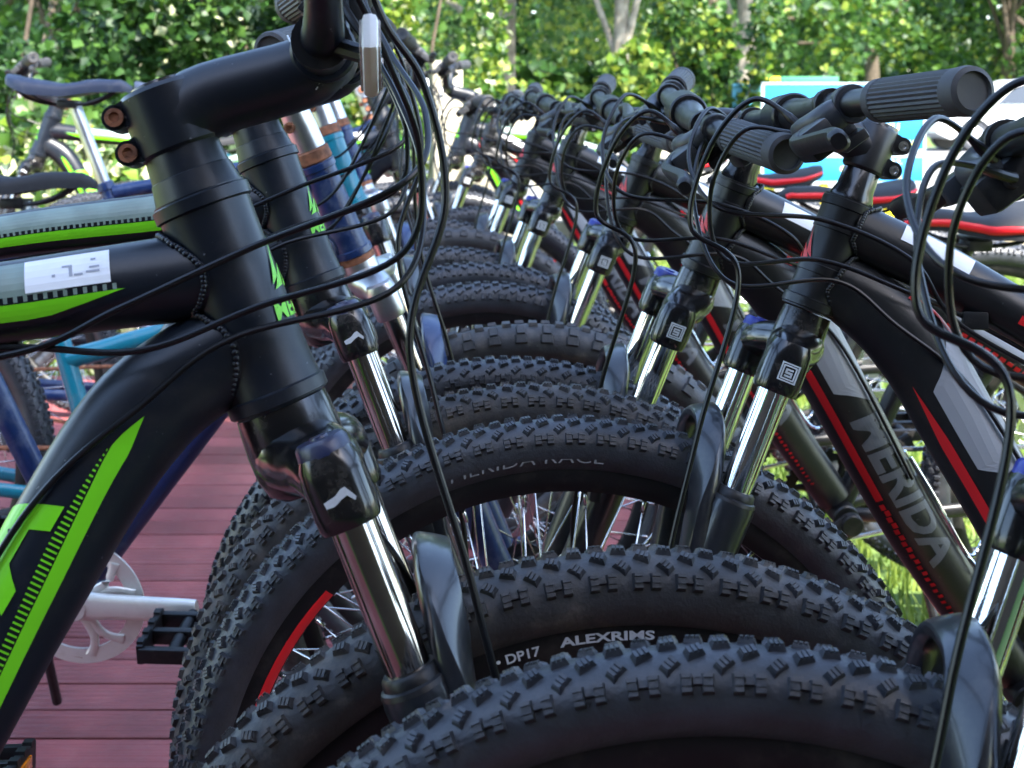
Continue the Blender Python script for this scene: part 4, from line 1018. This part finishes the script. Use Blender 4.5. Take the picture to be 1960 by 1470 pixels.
def shrub(x, y, z0, w, dp, h, n, size, mats, probs, label, stem=True, nc=16):
    e = empty('shrub', (x, y, -0.06)); tag(e, label, 'shrub')
    cl = [((rng.uniform(-w, w), rng.uniform(-dp, dp), z0 + (h - z0) * rng.uniform(0.08, 0.92)), (w * rng.uniform(0.22, 0.4), dp * rng.uniform(0.3, 0.5), (h - z0) * rng.uniform(0.10, 0.2))) for _ in range(nc)]
    P = clump_points(n, cl); P[:, 2] = np.abs(P[:, 2])
    obj('foliage', leaves('foliage', P, size, mats, rng.choice(len(mats), n, p=probs)), e)
    mb = MB()
    for c, _ in cl[:7]: mb.add(*sweep(spline([(c[0] * 0.3, c[1] * 0.3, 0), (c[0] * 0.5, c[1] * 0.6, c[2] * 0.5), c], 6), [0.016, 0.014, 0.012, 0.010, 0.007, 0.004], seg=6))
    obj('stems', mb.mesh('stems', M_barkd), e); return e
def tree(x, y, h, tr, cw, ch, n, size, mats, probs, label, bark=M_bark, nc=22, base=None):
    e = empty('tree', (x, y, -0.06)); tag(e, label, 'tree')
    tw = rng.uniform(-0.25, 0.25, 2)
    P = spline([(0, 0, 0), (tw[0] * 0.3, tw[1] * 0.3, h * 0.35), (tw[0], tw[1], h * 0.8)], 12); mb = MB()
    mb.add(*sweep(P, np.interp(np.linspace(0, 1, 12), [0, 0.08, 1], [tr * 1.45, tr, tr * 0.35]), seg=14))
    zc = base if base is not None else h - ch
    cl = []
    for i in range(nc):
        a = rng.uniform(0, 2 * PI); q = rng.uniform(0.1, 1) ** 0.6; c = (cw * q * math.cos(a), cw * q * math.sin(a), zc + (h + 0.2 - zc) * rng.uniform(0.05, 1)); cl.append((c, (cw * rng.uniform(0.2, 0.38), cw * rng.uniform(0.2, 0.38), ch * rng.uniform(0.10, 0.2))))
        if i < 9:
            t0 = P[4 + i % 6]; mb.add(*sweep(spline([t0, t0 * 0.5 + np.array(c) * 0.5 + (0, 0, 0.1), c], 7), np.linspace(tr * 0.4, tr * 0.08, 7), seg=7))
    obj('trunk', mb.mesh('trunk', bark), e)
    pts = clump_points(n, cl); obj('crown', leaves('crown', pts, size, mats, rng.choice(len(mats), n, p=probs)), e); return e
shrub(-2.55, 6.3, 0.5, 1.0, 0.55, 2.9, 14000, 0.060, [LM_dark, LM_mid], [0.75, 0.25], 'dark glossy shrub at the far left behind the saddles')
shrub(-1.95, 5.55, 0.05, 0.62, 0.35, 0.98, 2600, 0.075, [LM_mid, LM_pale, LM_yel], [0.35, 0.45, 0.2], 'low shrub with pale variegated leaves below the dark one')
shrub(-1.05, 6.6, 0.3, 0.62, 0.5, 2.9, 9500, 0.060, [LM_dark, LM_mid, LM_pale], [0.45, 0.43, 0.12], 'leafy green shrub behind the big stem at the left')
shrub(-0.66, 7.3, 0.1, 0.55, 0.45, 2.6, 6500, 0.060, [LM_mid, LM_yel, LM_pale], [0.5, 0.38, 0.12], 'yellowish shrub beneath the green slatted bin')
shrub(0.30, 10.2, 0.1, 0.75, 0.5, 1.5, 5000, 0.075, [LM_mid, LM_yel], [0.6, 0.4], 'bright bush behind the handlebars in the middle')
shrub(1.45, 9.9, 0.1, 0.38, 0.35, 1.9, 3000, 0.07, [LM_dark, LM_mid, LM_yel], [0.4, 0.4, 0.2], 'small bush left of the blue sign')
shrub(14.5, 40.0, 0.2, 3.2, 0.8, 1.35, 6000, 0.16, [LM_yel, LM_mid], [0.75, 0.25], 'long yellow-green hedge across the road at the far right', nc=26)
tree(0.92, 11.8, 5.5, 0.085, 1.7, 2.6, 14000, 0.080, [LM_mid, LM_dark, LM_yel], [0.45, 0.35, 0.2], 'slim tree behind the middle of the right-hand row', nc=26)
tree(2.16, 12.9, 6.0, 0.105, 1.9, 3.0, 14000, 0.080, [LM_mid, LM_yel], [0.6, 0.4], 'pale-barked tree behind the left end of the sign', nc=26)
tree(-1.6, 10.5, 5.6, 0.12, 2.1, 4.2, 17000, 0.080, [LM_dark, LM_mid], [0.6, 0.4], 'broad dark tree behind the shrubs on the left', M_barkd, 30, base=0.9)
tree(-4.0, 12.5, 6.0, 0.14, 2.4, 4.4, 14000, 0.085, [LM_dark, LM_mid], [0.5, 0.5], 'dark tree at the far left edge', M_barkd, 30, base=0.8)
tree(-0.1, 16.0, 7.0, 0.14, 2.6, 5.5, 13000, 0.10, [LM_mid, LM_yel], [0.6, 0.4], 'sunlit tree in the gap between the two rows', M_bark, 30, base=0.8)
for i, (x, y, h, lab) in enumerate(((5.0, 34, 9, 'tall tree across the road above the sign'), (11.5, 44, 10, 'mossy tree across the road above the ribbed grip'), (16.5, 46, 10, 'tree across the road at the right edge'), (21.5, 48, 10, 'outermost tree across the road, past the right edge'))):
    tree(x, y, h, 0.28, 3.6, 8.0, 9000, 0.24, [LM_dark, LM_mid, LM_yel], [0.4, 0.45, 0.15], lab, M_barkd, 34, base=1.2)
# distant wood
P = np.column_stack([rng.uniform(-60, 70, 26000), rng.uniform(58, 74, 26000), rng.uniform(0, 1, 26000) ** 0.8 * 13])
P[:, 2] *= 0.7 + 0.3 * np.sin(P[:, 0] * 0.45) * np.cos(P[:, 0] * 0.13 + 1)
struct(tag(obj('distant_wood', leaves('distant_wood', P, 1.1, [LM_dark, LM_mid], rng.choice(2, len(P), p=[0.6, 0.4]))), 'far wood closing the view behind the road', 'wood'), 'stuff')
# grass
def grass(n, x0, x1, y0, y1, hmin, hmax, keep=None):
    b = np.column_stack([rng.uniform(x0, x1, n), rng.uniform(y0, y1, n), np.full(n, -0.062)])
    if keep is not None: b = b[keep(b)]
    n = len(b); h = rng.uniform(hmin, hmax, (n, 1)); a = rng.uniform(0, 2 * PI, n); d = np.column_stack([np.cos(a), np.sin(a), np.zeros(n)]); lean = rng.normal(0, 0.4, (n, 1)) * h
    p = np.column_stack([-d[:, 1], d[:, 0], np.zeros(n)]); wd = 0.0026 + 0.0006 * b[:, 1:2]
    return np.stack([b - p * wd, b + p * wd, b + np.array((0, 0, 1)) * h + d * lean], 1)
G = np.concatenate([grass(26000, 0.62, 2.6, 0.6, 5.0, 0.03, 0.075), grass(42000, 0.4, 7, 4.9, 9.6, 0.03, 0.06), grass(22000, -4.2, 0.6, 4.97, 9.0, 0.03, 0.08)])
n = len(G); me = bpy.data.meshes.new('grass'); me.vertices.add(3 * n); me.vertices.foreach_set('co', G.reshape(-1).astype(np.float32)); me.loops.add(3 * n); me.loops.foreach_set('vertex_index', np.arange(3 * n, dtype=np.int32)); me.polygons.add(n); me.polygons.foreach_set('loop_start', np.arange(0, 3 * n, 3, dtype=np.int32)); me.update(calc_edges=True); me.materials.append(LM_grass)
struct(tag(obj('grass', me), 'short sunlit grass blades of the lawn', 'grass'), 'stuff')

# ------------------------------------------------------------------ stones, posts, bin
M_stone = mat('pale_stone', (0.46, 0.42, 0.33), 0.85, col2=(0.33, 0.29, 0.21), nscale=5, bump=0.6, bscale=50)
M_stoneg = mat('grey_speckled_stone', (0.33, 0.31, 0.29), 0.9, col2=(0.20, 0.18, 0.17), nscale=40, bump=0.8, bscale=80)
def block(name, cat, x, y, w, d, h, m, label, rot=0, taper=0.93, ch=0.03):
    V, F = box((0, 0, 0), (w / 2, d / 2, h / 2), None, ch, taper)
    V = [np.array(v) + rng.normal(0, 0.006, 3) for v in V]
    o = obj(name, new_mesh(name, V, F, m, True, 40)); o.location = (x, y, h / 2 - 0.07); o.rotation_euler = (0, 0, R_(rot)); return tag(o, label, cat)
block('stone_block', 'stone', -0.60, 5.75, 0.42, 0.3, 0.74, M_stoneg, 'grey speckled stone block seen between the cables', 8)
block('concrete_post', 'post', -0.315, 6.6, 0.15, 0.15, 1.24, M_stone, 'pale concrete post behind the farthest handlebar', 20, 0.9)
block('stone_block', 'stone', -0.10, 6.5, 0.26, 0.26, 0.80, M_stone, 'pale stone block right of the concrete post', -10)
block('stone_block', 'stone', 0.09, 9.0, 0.26, 0.3, 0.96, M_stone, 'sunlit tall stone block between the far handlebars', 12)
block('stone_block', 'stone', 1.02, 9.0, 0.16, 0.3, 0.72, M_stone, 'left one of two pale blocks behind the saddles', -6)
block('stone_block', 'stone', 1.23, 9.05, 0.18, 0.3, 0.74, mat('white_stone', (0.55, 0.53, 0.49), 0.85, noise=0.2, nscale=9), 'right, whiter one of two pale blocks behind the saddles', 4)
block('boulder', 'rock', 2.98, 8.3, 0.55, 0.4, 0.40, mat('brown_rock', (0.27, 0.20, 0.12), 0.9, col2=(0.14, 0.13, 0.07), nscale=6, bump=0.9, bscale=30), 'brown mossy rock on the lawn at the right edge', 15, 0.7, 0.1)
e = empty('litter_bin', (-0.87, 8.0, -0.06)); tag(e, 'bright green slatted bin on a post in the yellowish shrub', 'litter bin')
M_gp = mat('green_plastic', (0.010, 0.30, 0.045), 0.35, noise=0.15, nscale=12, dust=0.15)
for i in range(5): obj('slat', MB().add(*box((0, 0, 0.985 + i * 0.062), (0.225, 0.13, 0.026), None, 0.012)).mesh('slat', M_gp), e)
obj('rim', MB().add(*box((0, 0, 0.945), (0.215, 0.125, 0.022), None, 0.015)).mesh('rim', M_gp), e)
obj('post', MB().add(*cyl((0, 0.05, 0), (0, 0.05, 0.95), 0.045, seg=12)).mesh('post', M_barkd), e)

# ------------------------------------------------------------------ blue signs with yellow lettering
M_sblue = mat('sign_blue', (0.018, 0.20, 0.46), 0.35, noise=0.12, nscale=4); M_scy = mat('sign_pale_blue', (0.11, 0.42, 0.56), 0.35, noise=0.1, nscale=4)
M_syel = mat('sign_yellow', (0.80, 0.62, 0.02), 0.4, noise=0.1, nscale=8)
def board(par, name, x0, x1, z0, z1, y, m): return obj(name, MB().add(*box(((x0 + x1) / 2, y, (z0 + z1) / 2), ((x1 - x0) / 2, 0.014, (z1 - z0) / 2), None, 0.004)).mesh(name, m), par)
def flat_text(par, s, x, z, h, y, m, sx=1.0):
    V2, F, W = text2d(s, 0.025, 1, 0, sx); mb = MB(); mb.add([(x + a * h, y, z + b * h) for a, b in V2], F); return obj('lettering', mb.mesh('lettering', m, False), par)
sg = empty('sign', (0, 0, 0)); sg.location = (2.1, 9.0, -0.06); tag(sg, 'blue notice boards with yellow lettering on two yellow posts', 'sign')
ox = 2.1
for (x0, x1) in ((2.44 - ox, 2.57 - ox), (1.60 - ox, 1.72 - ox)): obj('post', MB().add(*box(((x0 + x1) / 2, 0.05, 0.40), ((x1 - x0) / 2, 0.03, 0.42), None, 0.008)).mesh('post', M_syel), sg)
board(sg, 'board', 1.63 - ox, 2.69 - ox, 0.715, 1.15, 0, M_sblue); board(sg, 'board', 1.63 - ox, 2.69 - ox, 0.505, 0.675, 0, M_sblue)
for (z0, z1) in ((0.715, 1.15), (0.505, 0.675)):
    mb = MB()
    for (xa, xb, za, zb) in ((1.625, 2.695, z0 - 0.006, z0 + 0.006), (1.625, 2.695, z1 - 0.006, z1 + 0.006), (1.625, 1.640, z0, z1), (2.680, 2.695, z0, z1)): mb.add(*box(((xa + xb) / 2 - ox, -0.004, (za + zb) / 2), ((xb - xa) / 2, 0.016, (zb - za) / 2)))
    struct(obj('frame', mb.mesh('frame', mat('sign_frame', (0.45, 0.55, 0.6), 0.5), False), sg), 'stuff')
flat_text(sg, 'CA      SPORTS', 2.14 - ox, 0.575, 0.036, -0.016, M_syel, 1.05); flat_text(sg, 'A Y,', 2.47 - ox, 0.622, 0.034, -0.016, M_syel); flat_text(sg, 'S', 2.52 - ox, 0.522, 0.034, -0.016, M_syel)
flat_text(sg, 'OKU', 2.38 - ox, 0.84, 0.05, -0.016, M_syel); flat_text(sg, 'V', 2.58 - ox, 0.73, 0.05, -0.016, M_syel)
sg2 = empty('sign', (1.72, 9.9, -0.10)); tag(sg2, 'pale blue board with a yellow top strip left of the notice boards', 'sign')
board(sg2, 'board', -0.14, 0.62, 0.98, 1.20, 0, M_scy); board(sg2, 'strip', 0.05, 0.20, 1.203, 1.25, 0, M_syel); board(sg2, 'strip', 0.203, 0.62, 1.203, 1.25, 0, mat('sign_green', (0.05, 0.25, 0.12), 0.4))
for x in (-0.05, 0.53): obj('post', MB().add(*box((x, 0.04, 0.6), (0.03, 0.024, 0.62), None, 0.006)).mesh('post', M_syel), sg2)

# ------------------------------------------------------------------ white car on the road
def car(x, y, label, paint, rot=0):
    e = empty('parked_car', (x, y, -0.05), (0, 0, rot)); tag(e, label, 'car')
    prof = [(0.02, 0.38), (0.0, 0.55), (0.06, 0.70), (0.45, 0.82), (1.05, 0.92), (1.55, 1.30), (1.95, 1.44), (2.7, 1.47), (3.3, 1.40), (3.85, 1.02), (4.10, 0.95), (4.16, 0.55), (4.12, 0.34), (3.75, 0.25)]
    def arch(cx): return [(cx + 0.36 * math.cos(a), 0.30 + 0.36 * math.sin(a)) for a in np.linspace(0.05, PI - 0.05, 10)]
    poly = prof + arch(3.32) + arch(0.80) + [(0.3, 0.25)]
    n = len(poly); V = []
    for yy, ins in ((-0.86, 0), (0.86, 0)):
        for (a, b) in poly: V.append((a, yy * (1 - 0.16 * max(0, b - 0.85) / 0.6), b))
    F = [tuple(range(n)), tuple(range(2 * n - 1, n - 1, -1))] + [(i, i + n, (i + 1) % n + n, (i + 1) % n) for i in range(n)]
    obj('body', new_mesh('body', V, F, paint, False), e)
    gl = mat('car_glass', (0.02, 0.025, 0.03), 0.05, coat=0.5)
    for yy in (-1, 1):
        for q in ([(1.25, 0.95), (1.62, 1.28), (2.0, 1.38), (2.18, 1.38), (2.18, 0.95)], [(2.26, 0.95), (2.26, 1.38), (2.75, 1.39), (3.2, 1.32), (3.55, 0.98)]):
            m_ = len(q); V = [(a, yy * (0.866 * (1 - 0.16 * max(0, b - 0.85) / 0.6)), b) for a, b in q] + [(a, yy * (0.850 * (1 - 0.16 * max(0, b - 0.85) / 0.6)), b) for a, b in q]
            obj('window', new_mesh('window', V, [tuple(range(m_)), tuple(range(2 * m_ - 1, m_ - 1, -1))] + [(i, i + m_, (i + 1) % m_ + m_, (i + 1) % m_) for i in range(m_)], gl, False), e)
        for wx in (0.80, 3.32):
            w_ = obj('wheel', MB().add(*stepped((wx, yy * 0.66, 0.30), (0, yy, 0), [(0, 0.28), (0.02, 0.30), (0.17, 0.30), (0.19, 0.28), (0.191, 0.2)], 28)).mesh('wheel', M_rub), e)
            obj('wheel_trim', MB().add(*stepped((wx, yy * 0.850, 0.30), (0, yy, 0), [(0, 0.2), (0.008, 0.19), (0.02, 0.05)], 24)).mesh('wheel_trim', M_alu), w_)
        obj('headlight', MB().add(*box((0.10, yy * 0.66, 0.66), (0.10, 0.16, 0.06), None, 0.03)).mesh('headlight', M_clear), e)
    return e
car(8.35, 28.2, 'white car parked on the road behind the ribbed grip', mat('white_car_paint', (0.75, 0.76, 0.77), 0.25, coat=0.6), R_(4))
